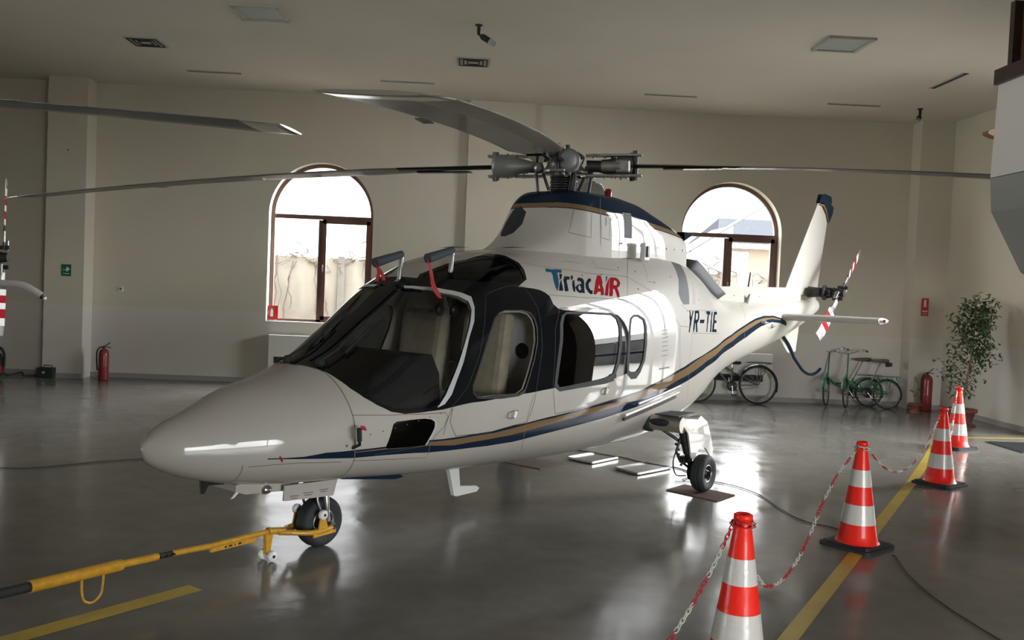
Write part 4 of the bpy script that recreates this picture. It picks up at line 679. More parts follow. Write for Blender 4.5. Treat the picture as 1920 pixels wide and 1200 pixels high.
b = new('plastic_w'); b.prism([(.515,.455),(.535,.46),(.585,.50),(.56,.505)], lambda a,z,h:(a,h,z), -.108, -.10); b.build('drain_fin', nf)
b = new('navy'); b.prism([(1.18,.515),(1.28,.545),(1.70,.475),(1.74,.452),(1.66,.446)], lambda a,z,h:(a,h,z), -.325, -.20); b.build('belly_strake', heli)
# pitot probe with its cover and flag, static-port flag
pt = new('dmetal'); p0 = XT(S, 1.04, -.045); pt.tube([p0, p0+Vector((-.01,-.07,.03)), p0+Vector((-.04,-.10,.09))], .010, 8); pt.mat('rubber').cyl(p0+Vector((-.035,-.095,.06)), p0+Vector((-.055,-.11,.135)), .016, n=10)
pt = pt.build('pitot_probe', heli)
b = new('ribbon'); q = p0+Vector((-.05,-.11,.13)); b.add([q, q+Vector((.03,-.01,.02)), q+Vector((.05,-.01,-.01)), q+Vector((.055,-.01,.015)), q+Vector((.0,-.005,.025))], [(0,1,2),(0,1,3,4)]); b.build('pitot_cover_flag', pt)
b = new('ribbon'); p = XT(S,.62,-.045,.003); q = XT(S,.64,-.085,.003); b.tube([p, (p+q)/2+Vector((.0,-.004,0)), q], [.004,.007,.005], 6); b.build('static_port_flag', heli)

# roof pitot masts, tube covers and ribbons
for y, xb, zb, xt in ((-.02, 1.93, 1.90, 1.95), (-.30, 2.16, 1.90, 2.18)):
    zz = surf(S, math.sqrt(xb), .47 if y > -.1 else .36).z-.02
    b = new('metal'); b.tube([(xb,y,zz),(xt,y,zz+.20),(xt+.005,y,zz+.215)], [.018,.016,.012], 10); b.lathe((xb,y,zz-.01),(0,0,1),[(.035,0),(.035,.015),(.018,.03)],14)
    mst = b.build('roof_pitot', heli)
    b = new(mat('cover_canvas',(.035,.045,.06),.8)); a_ = Vector((xt-.0,y,zz+.200)); c_ = a_+Vector((-.26,.0,-.075)); b.cyl(a_, c_, .026, .036, 12); b.build('pitot_cover', mst)
    b = new('ribbon')
    if y > -.1: L_ = [(c_, c_+Vector((.02,-.02,-.06)), c_+Vector((-.01,-.03,-.13))), (c_, c_+Vector((.03,-.04,-.07)), c_+Vector((.03,-.06,-.12)))]
    else: L_ = [(c_, c_+Vector((.01,-.03,-.09)), c_+Vector((-.03,-.09,-.17)), c_+Vector((-.02,-.155,-.27))), (c_, c_+Vector((.0,-.04,-.10)), c_+Vector((-.05,-.11,-.19)), c_+Vector((-.06,-.175,-.26)))]
    for pl in L_:
        pl = smoothpts(pl, 4); V = [];
        for i,p in enumerate(pl): w_ = .010+.008*min(1,i/5); V += [p+Vector((w_,0,0)), p-Vector((w_,0,0))]
        b.add(V, [(2*i,2*i+2,2*i+3,2*i+1) for i in range(len(pl)-1)], True)
    b.build('streamer', mst)
# windscreen wipers
for s in (-1, 1):
    b = new('rubber'); base = XT(S,1.06,.47 if s < 0 else .44,.02,s)
    tipx = [(1.06,.45),(1.18,.45),(1.32,.45),(1.45,.45)] if s > 0 else [(1.10,.40),(1.24,.405),(1.38,.42),(1.5,.43)]
    b.tube([XT(S,x,t,.035,s) for x,t in tipx], .008, 6); b.sphere(XT(S,tipx[0][0],tipx[0][1],.02,s), .03, 10)
    dx = .22; b.tube([XT(S,x,t-.02,.016,s) for x,t in ((1.26,.45 if s>0 else .40),(1.42,.455 if s>0 else .415),(1.60,.46 if s>0 else .43))], .010, 6); b.build('wiper', heli)

# landing gear
def wheel(name, par, c, r, w, hub=.45):
    b = new('tyre'); y = Vector((0,1,0)); c = Vector(c); rr = r*hub
    pr = [(rr,-w*.36),(r*.72,-w*.5),(r*.88,-w*.48),(r*.965,-w*.34),(r,-w*.14)]+[(r*q,h) for q,h in ((.985,-w*.12),(.985,-w*.10),(1,-w*.08),(1,w*.08),(.985,w*.10),(.985,w*.12))]+[(r,w*.14),(r*.965,w*.34),(r*.88,w*.48),(r*.72,w*.5),(rr,w*.36)]
    b.lathe(c, y, pr, 40); o = b.build(name, par)
    b = new('dmetal'); b.lathe(c, y, [(rr,-w*.36),(rr*.92,-w*.33),(rr*.8,-w*.18),(rr*.45,-w*.2),(rr*.4,-w*.38),(.0,-w*.40)], 28); b.lathe(c, y, [(rr,w*.36),(rr*.92,w*.33),(rr*.8,w*.18),(rr*.45,w*.2),(rr*.4,w*.38),(0,w*.4)], 28)
    b.mat('metal').lathe(c, y, [(rr*1.04,-w*.37),(rr*1.0,-w*.40),(rr*.94,-w*.36)], 28)
    b.build('wheel_hub', o); return o
nc = (1.285, 0, .168)
ng = new('metal')
ng.cyl((1.24,0,.62),(1.27,0,.40),.040,n=16); ng.tube([(1.20,0,.50),(1.16,-.045,.42),(1.14,-.05,.40)], .014)
for y in (-.075,.075): ng.tube([(1.26,y*.4,.415),(1.27,y,.37),(1.285,y,.26),(1.30,y,.16)], [.026,.024,.018,.016], 10); ng.tube([(1.22,y*.6,.43),(1.20,y,.33),(1.235,y,.24)], .009, 6)
ng.cyl((1.30,-.12,.16),(1.30,.12,.16),.022,n=14); ng.box((1.24,0,.41),(.10,.12,.06))
ngo = ng.build('nose_gear_leg', heli); wheel('nose_wheel', ngo, nc, .168, .125, .5)
for s in (-1,1):
    b = new('white'); b.prism([(.845,.50),(.84,.405),(.86,.402),(1.238,.378),(1.27,.48)], lambda a,z,h:(a,h,z), s*.185, s*.172); d_ = b.build('nose_gear_door', heli)
    if s < 0:
        for x0, z0, w_ in ((.885,.425,.07),(.99,.428,.08),(1.12,.430,.07)):
            b = new('seam')
            for k in range(2): b.box((x0+w_/2, -.1858, z0-.014*k),(w_*(1 if k==0 else .7),.0012,.005), rot=Matrix.Rotation(.07,3,'Y'))
            b.build('placard_text', d_)
for s in (-1,1):
    Y = s*1.10; wc = (4.80, Y, .178)
    b = new(mat('champagne_metal',(.42,.38,.32),.35,.55)); b.cyl((4.52,s*.55,.625),(4.52,s*1.02,.625),.072,n=28); b.lathe((4.52,s*.66,.625),(0,s,0),[(.0,0),(.078,0),(.078,.02),(.072,.025)],28); sp = b.build('gear_trunnion', heli)
    b = new('darkgrille'); b.sphere((4.455,s*.82,.635), .036, 14, (.5,3.0,.95)); b.build('trunnion_recess', sp)
    b = new('rubber'); b.lathe((4.52,s*.66,.625),(0,s,0),[(.093,0),(.093,.055),(.074,.06)],28); b.build('trunnion_boot', sp)
    b = new('dmetal'); 
    b.cyl((4.56,s*.98,.62),(4.66,s*1.0,.36),.036,.032,n=14); b.cyl((4.66,s*1.0,.36),(4.78,s*1.0,.20),.026,n=12); b.cyl((4.80,s*1.0,.178),(4.80,s*1.18,.178),.022,n=12)
    b.cyl((4.50,s*.80,.58),(4.66,s*1.0,.42),.014,n=8); b.tube([(4.60,s*.96,.50),(4.55,s*.95,.38),(4.60,s*.96,.30),(4.74,s*.98,.22)], .012, 8)
    b.tube(smoothpts([(4.62,s*.95,.46),(4.56,s*.92,.30),(4.62,s*.92,.16),(4.74,s*.96,.14)],4), .006, 6); b.box((4.66,s*.97,.30),(.07,.05,.06)); b.lathe((4.80,s*.98,.178),(0,s,0),[(.085,0),(.085,.03),(.03,.035)],20)
    for k in range(5): b.sphere((4.58+.03*k, s*(.93+.01*(k%2)), .44-.05*k), .014, 8)
    leg = b.build('main_gear_leg', heli); wheel('main_wheel', leg, wc, .168, .125)
    b = new('white')
    o = [(4.50,.675),(4.53,.695),(4.60,.708),(4.70,.707),(4.85,.695),(4.93,.668),(4.985,.61),(5.033,.487),(5.07,.41),(5.095,.345),(5.09,.30),(5.075,.290),(5.04,.298),(5.007,.32),(4.96,.36),(4.92,.385),(4.854,.400),(4.79,.383),(4.755,.355),(4.73,.32),(4.712,.308),(4.685,.306),(4.658,.319),(4.64,.345),(4.629,.39),(4.60,.47),(4.57,.554)]
    n_ = len(o); bow = lambda z: .10*max(0,(z-.55)/.16)**2
    outer = [(a_, s*(1.05-bow(z)), z) for a_, z in o]; inner = [(a_, s*(1.035-bow(z)), z) for a_, z in o]
    tri = tessellate_polygon([[Vector((a_,z,0)) for a_,z in o]]); b.add(outer+inner, [tuple(t) for t in tri]+[tuple(i+n_ for i in t) for t in tri]+[(i,(i+1)%n_,n_+(i+1)%n_,n_+i) for i in range(n_)])
    k_ = 8; b.add([(a_, s*y_, z_) for y_, dz in ((1.045,0),(.97,.012),(.90,.008)) for a_, z_ in [(4.50+.43*q/(k_-1), .676+.034*sin(PI*min(1,(.15+q/(k_-1)*.8)))-.012*q/(k_-1)+dz*.5) for q in range(k_)]], [(r_*k_+q,r_*k_+q+1,(r_+1)*k_+q+1,(r_+1)*k_+q) for r_ in range(2) for q in range(k_-1)], True)
    b.build('main_gear_door', heli)
    b = new('darkgrille'); b.prism([(4.40,.80),(4.71,.80),(4.80,.99),(4.42,1.02)], lambda a,c,h:(a, s*c, h), .706, .716); b.build('step_pad', heli)
    # long grooved strake above the gear bay
    b = new('white'); 
    for off, x0, x1, r_ in ((0,3.92,4.98,.018),(.055,4.15,5.02,.014)):
        P_ = []
        for k in range(12):
            x = x0+(x1-x0)*k/11; w_ = hermite(S,[math.sqrt(x)])[0][3]; z = .735+(x-3.92)*.115+off; P_.append((x, s*(w_*.985-.0), z))
        b.tube(P_, r_, 8)
    b.mat('rubber'); P_ = [(x, s*(hermite(S,[math.sqrt(x)])[0][3]*.975), .700+(x-3.92)*.115) for x in [3.92+1.02*k/11 for k in range(12)]]; b.tube(P_, .012, 6); b.build('gear_bay_strake', heli)

# main rotor (tilted slightly forward), blades droop at rest
ROT_Z = 2.88
mast = new('dmetal'); mast.cyl((3.98,0,2.55),(3.98,0,2.90),.07,n=24)
for k in range(7): mast.lathe((3.98,0,2.64+.022*k),(0,0,1),[(.07,0),(.125-.005*(k%2),.003),(.125-.005*(k%2),.015),(.07,.018)],24)
mast.lathe((3.98,0,2.60),(0,0,1),[(.20,0),(.20,.02),(.12,.04)],28)
for k in range(4):
    a = PI/4+k*PI/2+.2; d = Vector((cos(a),sin(a),0)); mast.cyl(Vector((3.98,0,2.62))+d*.24, Vector((3.98,0,2.84))+d*.27, .012, n=8); mast.sphere(Vector((3.98,0,2.62))+d*.24, .02, 8); mast.cyl(Vector((3.98,0,2.66))+d*.14, Vector((3.98,0,2.80))+d*.20, .014, n=8)
mast.build('rotor_mast', heli)
hub = new('metal')
hub.lathe((0,0,-.07),(0,0,1),[(0,0),(.20,.0),(.22,.03),(.18,.05),(.15,.09),(.15,.13),(0,.13)],28); hub.mat('dmetal'); hub.lathe((0,0,.07),(0,0,1),[(.17,0),(.165,.03),(.13,.055),(.06,.07),(0,.072)],28)
hub.tube(smoothpts([(.10,-.14,.08),(.12,-.17,.16),(.17,-.19,.15),(.17,-.2,.04)],4), .010, 6)
hub.tube(smoothpts([(-.14,-.16,.02),(-.16,-.2,.10),(-.10,-.22,.12),(-.08,-.2,.0)],4), .008, 6)
for k in range(4):
    a = k*PI/2; d = Vector((cos(a),sin(a),0)); n_ = Vector((-sin(a),cos(a),0)); R = Matrix.Rotation(a,3,'Z')
    hub.mat('metal')
    for z in (.095,-.085):
        hub.rbox(d*.44+Vector((0,0,z)), (.50,.13,.022), .006, rot=R)
        for q in (.26,.36,.46,.56): hub.cyl(d*q+n_*.04+Vector((0,0,z-.022)), d*q+n_*.04+Vector((0,0,z+.022)), .012, n=8)
    hub.mat('dmetal'); hub.cyl(d*.63+Vector((0,0,-.125)), d*.63+Vector((0,0,.135)), .024, n=12); hub.cyl(d*.20, d*.36, .055, .05, n=14); hub.cyl(d*.42+n_*.02, d*.60+n_*.02, .035, n=12)
    hub.mat('metal'); hub.cyl(d*.33, d*.50, .06, .06, n=18); hub.sphere(d*.22+n_*.10+Vector((0,0,-.02)), .05, 12); hub.rbox(d*.52, (.14,.10,.12), .02, rot=R)
hub = hub.build('main_rotor', heli); hub.location = (3.98,0,ROT_Z); 
AZ = math.radians(119.2); hub.rotation_euler = (0, math.radians(-3.4), 0)
# hub arms are built on the axes, so turn mesh with the blades
for v in hub.data.vertices:
    x, y = v.co.x, v.co.y; v.co.x, v.co.y = x*cos(AZ)-y*sin(AZ), x*sin(AZ)+y*cos(AZ)
def main_blade(i, damper=True):
    b = B(); st = []
    rs = [.60,.70,.80,.90,1.05,1.20,1.36,1.52,1.75,2.1,2.5,3.0,3.5,4.0,4.5,4.9,5.15,5.30,5.42,5.50]
    prof_n = 20
    def sec(r):
        if r < 1.0: le, te, th = .055, -.075, .030-.004*(r-.6)
        elif r < 1.75: q = (r-1.0)/.75; le, te, th = .055+.095*q, -.075-.175*q, .028-.012*q
        else: le, te, th = .15, -.25, .0165
        if r > 5.3: th *= .75; le -= (r-5.3)**2*1.6
        z = -.27*(r/5.5)**2; tw = math.radians(6-9*(r/5.5)); out = []
        for k in range(prof_n):
            a = 2*PI*k/prof_n; s = (1+cos(a))/2     # 1 = trailing edge
            t = th*2.6*(math.sqrt(max(1-(1-s),0))*0 + (math.sqrt(max(s,0)) if False else 0)) 
            cx = (1-cos(a))/2                       # 0 at a=0 leading edge
            t = th*3.1*(math.sqrt(cx)*.2969*1.9-.126*cx*1.6-.3516*cx*cx+.2843*cx**3*.2-.02*cx**4*0); t = max(t, .0015)
            if cx > .98: t = .0015
            yy = le+(te-le)*cx; zz = (t if sin(a) >= 0 else -t*.8)
            out.append(Vector((r, yy*cos(tw)-zz*sin(tw), z+yy*sin(tw)+zz*cos(tw))))
        return out
    secs = [sec(r) for r in rs]; n = prof_n
    for i_, (A, C_) in enumerate(zip(secs[:-1], secs[1:])):
        r = rs[i_]
        for k in range(n):
            cx = (1-cos(2*PI*(k+.5)/n))/2
            m = 'black' if r < 1.5 else 'bladetip' if r > 5.28 else 'bladeLE' if cx < .30 else 'blade'
            b.mat(m); b.add([A[k],A[(k+1)%n],C_[(k+1)%n],C_[k]], [(0,1,2,3)], True)
    b.mat('bladetip').add(secs[-1], [list(range(n))]); b.mat('black').add(secs[0], [list(range(n))])
    # trim tab at the trailing edge and the root cuff flap
    b.mat('blade'); z = -.27*(4.0/5.5)**2; b.box((4.05,-.27,z-.004),(.16,.05,.004)); b.mat('black'); b.box((1.12,-.10,-.035),(.50,.12,.012))
    # weld shared vertices
    o = b.build('main_rotor_blade', hub)
    bm = bmesh.new(); bm.from_mesh(o.data); bmesh.ops.remove_doubles(bm, verts=bm.verts[:], dist=1e-5); bmesh.ops.recalc_face_normals(bm, faces=bm.faces[:]); bm.to_mesh(o.data); bm.free()
    return o
b0 = main_blade(0)
blades = [b0]
for k in range(4):
    o = b0 if k == 0 else b0.copy()
    if k: COL.objects.link(o); blades.append(o)
    o.rotation_euler = (0,0,AZ+k*PI/2)
cone_ = new(mat('damper_grey',(.24,.245,.24),.45,.5)); cone_.lathe((0,0,0),(1,0,0),[(0,.24),(.035,.24),(.045,.30),(.085,.44),(.098,.50),(.100,.60),(.097,.625),(.06,.64),(0,.64)],32); cone_.mat('dmetal')
for z in (-1,1): cone_.cyl((.60,0,z*.09),(.60,0,z*.125),.022,n=12); cone_.cyl((.42,0,z*.075),(.42,0,z*.10),.010,n=8); cone_.cyl((.5,0,z*.085),(.5,0,z*.112),.008,n=8)
cone_ = cone_.build('lead_lag_damper', hub)
for k in range(4):
    o = cone_ if k == 0 else cone_.copy()
    if k: COL.objects.link(o)
    a = AZ+k*PI/2; o.rotation_euler = (0,0,a); o.location = (-sin(a)*.085, cos(a)*.085, .0)
bpy.context.view_layer.update()

# ------------------------------------------------------------------ the second helicopter, mostly beyond the frame
h2 = copy_tree(heli); h2['label'] = 'second helicopter at the picture edge, showing only a rotor blade, tail rotor tip and stabiliser'
HD2 = math.radians(96.6); hubp = Vector((-6.0, 5.72, 0)); h2.rotation_euler = (0,0,HD2); h2.location = hubp - Vector((cos(HD2)*3.98, sin(HD2)*3.98, 0))
for ch in kids(h2):
    if ch.name.startswith('main_rotor'):
        al = math.atan2(3.93-hubp.y, -.78-hubp.x)-HD2; ch.location.z -= .10; ch.rotation_euler = Matrix.Rotation(math.radians(1.9), 3, Vector((-sin(al),cos(al),0))).to_euler(); bl = [g for g in kids(ch) if g.name.startswith('main_rotor_blade')]
        for k, g in enumerate(bl):
            if k < 3: g.rotation_euler = (0,0, al+k*2*PI/3); g.scale = (1,.55,.7)
            else: bpy.data.objects.remove(g)
    elif ch.name.startswith('tail_rotor'):
        c_ = Vector((10.25,0,1.90)); R_ = Matrix.Rotation(math.radians(-50), 4, 'Y'); m_ = Matrix.Translation(c_) @ R_ @ Matrix.Translation(-c_); ch.location = m_.to_translation(); ch.rotation_euler = m_.to_euler()
    elif ch.name.startswith('stabiliser') and ch.data.vertices[0].co.y < 0:
        for g in [q for q in bpy.data.objects if q.parent and q.parent.parent == ch]+kids(ch): bpy.data.objects.remove(g)
        bpy.data.objects.remove(ch)
bpy.context.view_layer.update()
inv = h2.matrix_world.inverted()
b = new(mat('stabiliser_paint',(.50,.49,.46))); PTS = [Vector(p) for p in [(-6.172, 10.8, 1.557), (-5.619, 10.8, 1.58), (-5.496, 10.8, 1.585), (-5.372, 10.8, 1.572), (-5.279, 10.8, 1.538), (-5.197, 10.8, 1.491), (-5.134, 10.8, 1.449)]]
b.tube([inv @ p for p in smoothpts(PTS,5)], .040, 14); s2 = b.build('stabiliser', h2)
b = new('dmetal'); e_ = inv @ PTS[-1]; e0 = inv @ PTS[-2]; dd = (e_-e0).normalized(); b.lathe(e_, dd, [(.0,0),(.034,0),(.034,.02),(0,.022)], 14); b.build('light_socket', s2); b = new('plastic_w'); b.sphere(e_+dd*.045, .022, 10); b.build('tip_light', s2)

# ================================================================== OUTSIDE
MGr = mat('yard_gravel', (.16,.15,.13), .9, noise=(3,.3)); MAp = mat('pale_apron_concrete', (.33,.32,.295), .9, noise=(1,.1))
struct(new(MGr).add([(-60,Y1+.4,-.12),(60,Y1+.4,-.12),(60,90,-.12),(-60,90,-.12)], [(0,1,2,3)]).build('ground_yard'))
struct(new(MAp).add([(X1+.35,-60,-.12),(70,-60,-.12),(70,Y1+.4,-.12),(X1+.35,Y1+.4,-.12)], [(0,1,2,3)]).build('ground_side'))
struct(new(MAp).add([(-60,Y0-.35,-.12),(X0-.35,Y0-.35,-.12),(X0-.35,Y1+.4,-.12),(-60,Y1+.4,-.12)], [(0,1,2,3)]).build('ground_apron'))
struct(new(MGr).add([(-60,-60,-.12),(X1+.35,-60,-.12),(X1+.35,Y0-.35,-.12),(-60,Y0-.35,-.12)], [(0,1,2,3)]).build('ground_front'))
MFen = mat('weathered_concrete', (.15,.136,.116), .9, spec=0, noise=(2.5,.5,(.10,.09,.075),(1,1,.25)))
MFp = mat('concrete_post', (.08,.073,.062), .9, noise=(3,.4))
fence = thing('concrete_fence', 'pale concrete panel fence overgrown with dry vines outside the arched windows', 'fence', (0,20,-.12))
x = -9.0
while x < 13:
    b = new(MFen)
    for k in range(4): b.rbox((x+1.0,0,.3+k*.6),(1.9,.06,.606),.008)
    b.build('fence_panel', fence); new(MFp).box((x,0,1.22),(.14,.16,2.44)).build('fence_post', fence); x += 2.0
random.seed(3)
MV = mat('dry_vine', (.05,.038,.03), .9)
b = new(MV)
for k in range(95):
    x = random.uniform(-6,-1) if k < 55 else random.uniform(4,9); z = 2.32+random.uniform(-.05,.12); P = [(x,-.08,z)]
    hang = random.random() < .45
    for q in range(7):
        x += random.uniform(-.22,.22)*(0.35 if hang else 1); z += (-random.uniform(.1,.3) if hang else random.uniform(-.12,.12)); P.append((x, -.08+random.uniform(-.05,.03), z))
    b.tube(P, random.uniform(.006,.014), 4)
v_ = b.build('dry_vines', fence); v_['kind'] = 'stuff'
house = thing('house', 'cream house with a grey tiled roof seen through the second arched window', 'house', (1.0,34,-.12))
b = new(mat('house_render', (.115,.085,.06), .9)); b.box((11.2,2.0,1.9),(5.2,4,3.8)); b.build('wall', house)
b = new(mat('roof_tiles', (.035,.037,.042), .8, spec=0, noise=(9,.4,(.025,.027,.03),(1,6,1)))); b.add([(8.0,-.55,4.10),(14.2,-.55,4.10),(13.8,2.0,5.10),(8.7,2.0,5.10),(8.0,-.55,3.95),(14.2,-.55,3.95)], [(0,1,2,3),(0,1,5,4)]); b.add([(8.0,-.55,4.10),(8.7,2,5.10),(8.0,4.5,4.10)], [(0,1,2)]); b.build('roof', house)
b = new(mat('house_window', (.05,.053,.06), .2)); b.box((8.95,-.02,2.75),(.72,.06,1.75)); hw = b.build('window', house)
b = new('plastic_w'); 
for dx in (-.36,0,.36): b.box((8.95+dx,-.06,2.75),(.05,.05,1.8))
for dz in (-.88,.3,.88): b.box((8.95,-.06,2.75+dz),(.75,.05,.05))
b.build('window_frame', hw)
ver = new(mat('verge_board', (.05,.051,.055), .7)); ver.cyl((5.6,29.5,2.35),(9.7,29.5,5.05),.05,n=8); 
h3 = thing('neighbouring_house', 'gable of a pale house with a long sloping verge in the second arched window', 'house', (0,0,0))
ver.build('verge', h3); b = new(mat('gable_render', (.15,.13,.11), .9)); b.prism([(5.6,-.1),(8.5,-.1),(8.5,4.2),(5.6,2.26)], lambda a,z,h:(a,h,z), 29.7, 32.5); b.build('gable_wall', h3)
# shed across the yard and an added dark wall, to mirror in the gloss paint
b = new(mat('shed_cladding', (.10,.105,.11), .7, noise=(2,.2))); 
shed = thing('shed', 'low dark shed across the yard, mirrored in the glossy cabin side', 'shed', (38,14,-.12))
b.box((0,0,1.4),(5,30,2.8)); b.build('wall', shed); b = new(mat('shed_roof',(.14,.13,.12),.6)); b.prism([(-2.9,2.8),(0,4.2),(2.9,2.8)], lambda a,z,h:(a,h,z), -15.5, 15.5); b.build('roof', shed)

gw = thing('reflection_wall', 'unseen dark wall added in the side yard, mirrored in the glossy cabin side', 'wall', (21,12,-.12))  # added out of view as a dark band for the cabin side to mirror
b = new(mat('dark_render',(.07,.072,.075),.8,noise=(2,.3))); b.box((0,0,1.05),(.2,34,2.1)); b.build('panel', gw)
for k in range(9): new(mat('dark_pier',(.05,.052,.055),.8)).box((-.12,-12+3*k,1.15),(.2,.3,2.3)).build('pier', gw)
# ================================================================== CEILING AND WALL FITTINGS
MFit = mat('fitting_offwhite', (.42,.41,.37), .5); MDk = mat('slot_shadow', (.03,.03,.028), .8)
def panel_light(x0,y0,x1,y1,label):
    o = thing('ceiling_light', label, 'light', ((x0+x1)/2,(y0+y1)/2,H), 0, 'square ceiling light panels'); w,d = x1-x0, y1-y0
    b = new(MFit)
    for dx,dy,sx,sy in ((0,d/2,w+.06,.05),(0,-d/2,w+.06,.05),(w/2,0,.05,d),(-w/2,0,.05,d)): b.box((dx,dy,-.015),(sx,sy,.03))
    b.build('frame', o); new(mat('diffuser_grey',(.40,.45,.43),.35)).box((0,0,-.010),(w-.04,d-.04,.012)).build('diffuser', o)
panel_light(-2.93,10.5,-2.42,11.05,'square unlit ceiling light panel above the left rotor blade')
panel_light(4.06,10.5,4.57,11.05,'square unlit ceiling light panel above the tail side of the helicopter')
def four_way(x,y,label):
    o = thing('ceiling_vent', label, 'vent', (x,y,H), 0, 'four way air vents'); b = new(MFit); b.box((0,0,-.006),(.46,.46,.012)); b.build('plate', o)
    for k in range(3):
        r = .19-.055*k; b = new(MDk)
        for dx,dy,sx,sy in ((0,r,2*r,.02),(0,-r,2*r,.02),(r,0,.02,2*r),(-r,0,.02,2*r)): b.box((dx,dy,-.016),(sx,sy,.008))
        b.build('louvre_ring', o)
four_way(-4.6,12.43,'square louvred ceiling vent nearest the left pilaster'); four_way(-.17,12.58,'square louvred ceiling vent near the camera by the middle pilaster')
for x0,x1,lab in ((-4.56,-3.75,'above the left arched window'),(-1.61,-.78,'between the left arched window and the middle pilaster'),(2.51,3.33,'just before the right arched window'),(5.43,6.26,'beside the right arched window')):
    o = thing('slot_diffuser', 'narrow slot air diffuser in the ceiling '+lab, 'vent', ((x0+x1)/2,14.03,H), 0, 'slot diffusers along the far wall'); w = x1-x0
    b = new(MFit); b.box((0,.03,-.006),(w,.012,.012)); b.box((0,-.03,-.006),(w,.012,.012)); b.build('frame', o); new(MDk).box((0,0,-.004),(w,.05,.008)).build('slot', o)
o = thing('slot_diffuser', 'narrow slot air diffuser running towards the viewer near the side wall', 'vent', (6.42,12.27,H), PI/2, None)
b = new(MFit); b.box((0,.04,-.006),(.90,.012,.012)); b.box((0,-.04,-.006),(.90,.012,.012)); b.build('frame', o); new(MDk).box((0,0,-.004),(.90,.07,.008)).build('slot', o)
def cctv(x,y,d,label):
    o = thing('security_camera', label, 'camera', (x,y,H)); d = Vector(d).normalized(); b = new('rubber')
    b.lathe((0,0,0),(0,0,-1),[(.0,0),(.045,0),(.045,.008),(.022,.018),(.020,.10),(.0,.105)],20); b.build('mount', o)
    j = Vector((0,0,-.11)); b = new('rubber'); b.cyl(j-d*.01,j+d*.04,.014,n=10); b.lathe(j+d*.03,d,[(0,0),(.02,0),(.036,.03),(.036,.13),(0,.13)],20); b.build('body', o)
    b = new(mat('lens_hood_grey',(.35,.36,.34),.4)); b.lathe(j+d*.16,d,[(0,0),(.034,0),(.034,.075),(.028,.08),(.028,.07),(0,.07)],20); b.build('lens_hood', o)
cctv(-.097,10.82,(.75,-.2,-.47),'black ceiling camera with pale hood above the main rotor'); cctv(6.94,14.08,(-.55,-.75,-.62),'black ceiling camera in the far corner near the side wall')
# signs
def sign(name, x0, x1, z0, z1, col, y, label, cat, glyphs):
    o = thing(name, label, cat, ((x0+x1)/2, y-.004, (z0+z1)/2)); new(col).box((0,0,0),(x1-x0,.006,z1-z0)).build('plate', o)
    b = new('plastic_w')
    for poly in glyphs: b.prism(poly, lambda a,z,h:(a,h,z), -.0045, -.0035)
    b.build('pictogram', o); return o
MGn = mat('sign_green', (.01,.12,.07), .4); MRd = mat('sign_red', (.50,.025,.03), .4)
sign('exit_sign', -6.775, -6.62, 1.67, 1.862, MGn, Y1-.36, 'small green wall sign with a white arrow on the left pilaster', 'sign', [[(-.055,.01),(.0,.01),(.0,.045),(.05,.0+.02),(.0,-.015),(.0,.0)]+[(-.055,.0)], [(.0,.055),(.018,.055),(.062,.018),(.018,-.02),(.0,-.02),(.035,.018)], [(-.05,-.06),(.05,-.06),(.05,-.05),(-.05,-.05)]])
def ext_glyph(w): return [[(-.014*w,-.05*w),(.022*w,-.05*w),(.022*w,.03*w),(.012*w,.045*w),(.012*w,.06*w),(-.004*w,.06*w),(-.004*w,.045*w),(-.014*w,.03*w)], [(-.045*w,.0),(-.035*w,.03*w),(-.03*w,.03*w),(-.035*w,.0),(-.03*w,-.03*w),(-.035*w,-.03*w)]]
s1 = sign('fire_extinguisher_sign', -3.58, -3.36, 1.03, 1.31, MRd, Y1+.13, 'red square fire extinguisher sign in the corner of the left arched window', 'sign', [[(a,z+.02) for a,z in g] for g in ext_glyph(1.3)]+[[(-.08+.022*k,-.115),(-.065+.022*k,-.115),(-.065+.022*k,-.095),(-.08+.022*k,-.095)] for k in range(8)])
s2 = sign('fire_extinguisher_sign', 7.575, 7.70, 1.60, 1.90, MRd, Y1-.32, 'narrow upright red fire sign on the right pilaster', 'sign', [[(-.018,.02),(.018,.02),(.018,.12),(-.018,.12)], [(-.03,0),(.03,0),(.03,.012),(-.03,.012)]]+[[(-.045+.016*k,-.085),(-.034+.016*k,-.085),(-.034+.016*k,-.06),(-.045+.016*k,-.06)] for k in range(6)]+[[(-.04,-.12),(.04,-.12),(.04,-.112),(-.04,-.112)]])
for x,y,z,lab in ((-7.11,Y1,1.52,'small pale wall switch to the left of the left pilaster'),(-5.95,Y1,1.49,'small pale wall switch right of the left pilaster')):
    o = thing('wall_switch', lab, 'switch', (x,y,z), 0, 'round wall switches'); b = new('plastic_w'); b.rbox((0,-.008,0),(.075,.014,.075),.004); b.build('plate', o); b = new('seam'); b.rbox((0,-.018,0),(.03,.01,.04),.003); b.build('rocker', o)
tag(new('rubber').sphere((-6.71,Y1-.37,3.72),.012,8).build('wall_hook'), 'tiny dark hook high on the left pilaster', 'hook')
def convector(x0,x1,z0,z1,label,gx):
    o = thing('convector_heater', label, 'heater', ((x0+x1)/2, Y1, (z0+z1)/2)); w,h = x1-x0, z1-z0
    new(mat('heater_enamel',(.66,.65,.60),.4)).rbox((0,-.115,0),(w,.21,h),.012).build('casing', o)
    b = new(MDk); b.box((gx,-.217,-h*.08),(.5*w if gx else w*.8,.006,h*.16)); g = b.build('grille', o)
    b = new(mat('grille_bar',(.3,.3,.28),.5))
    for k in range(3): b.box((gx,-.222,-h*.08+(k-1)*h*.05),(.5*w if gx else w*.8,.006,.006))
    b.build('grille_bars', g); new('plastic_w').box((0,-.115,h/2+.005),(w+.01,.21,.012)).build('top_plate', o)
convector(-3.43,-1.85,.12,.82,'white convector heater under the left arched window',-.30)
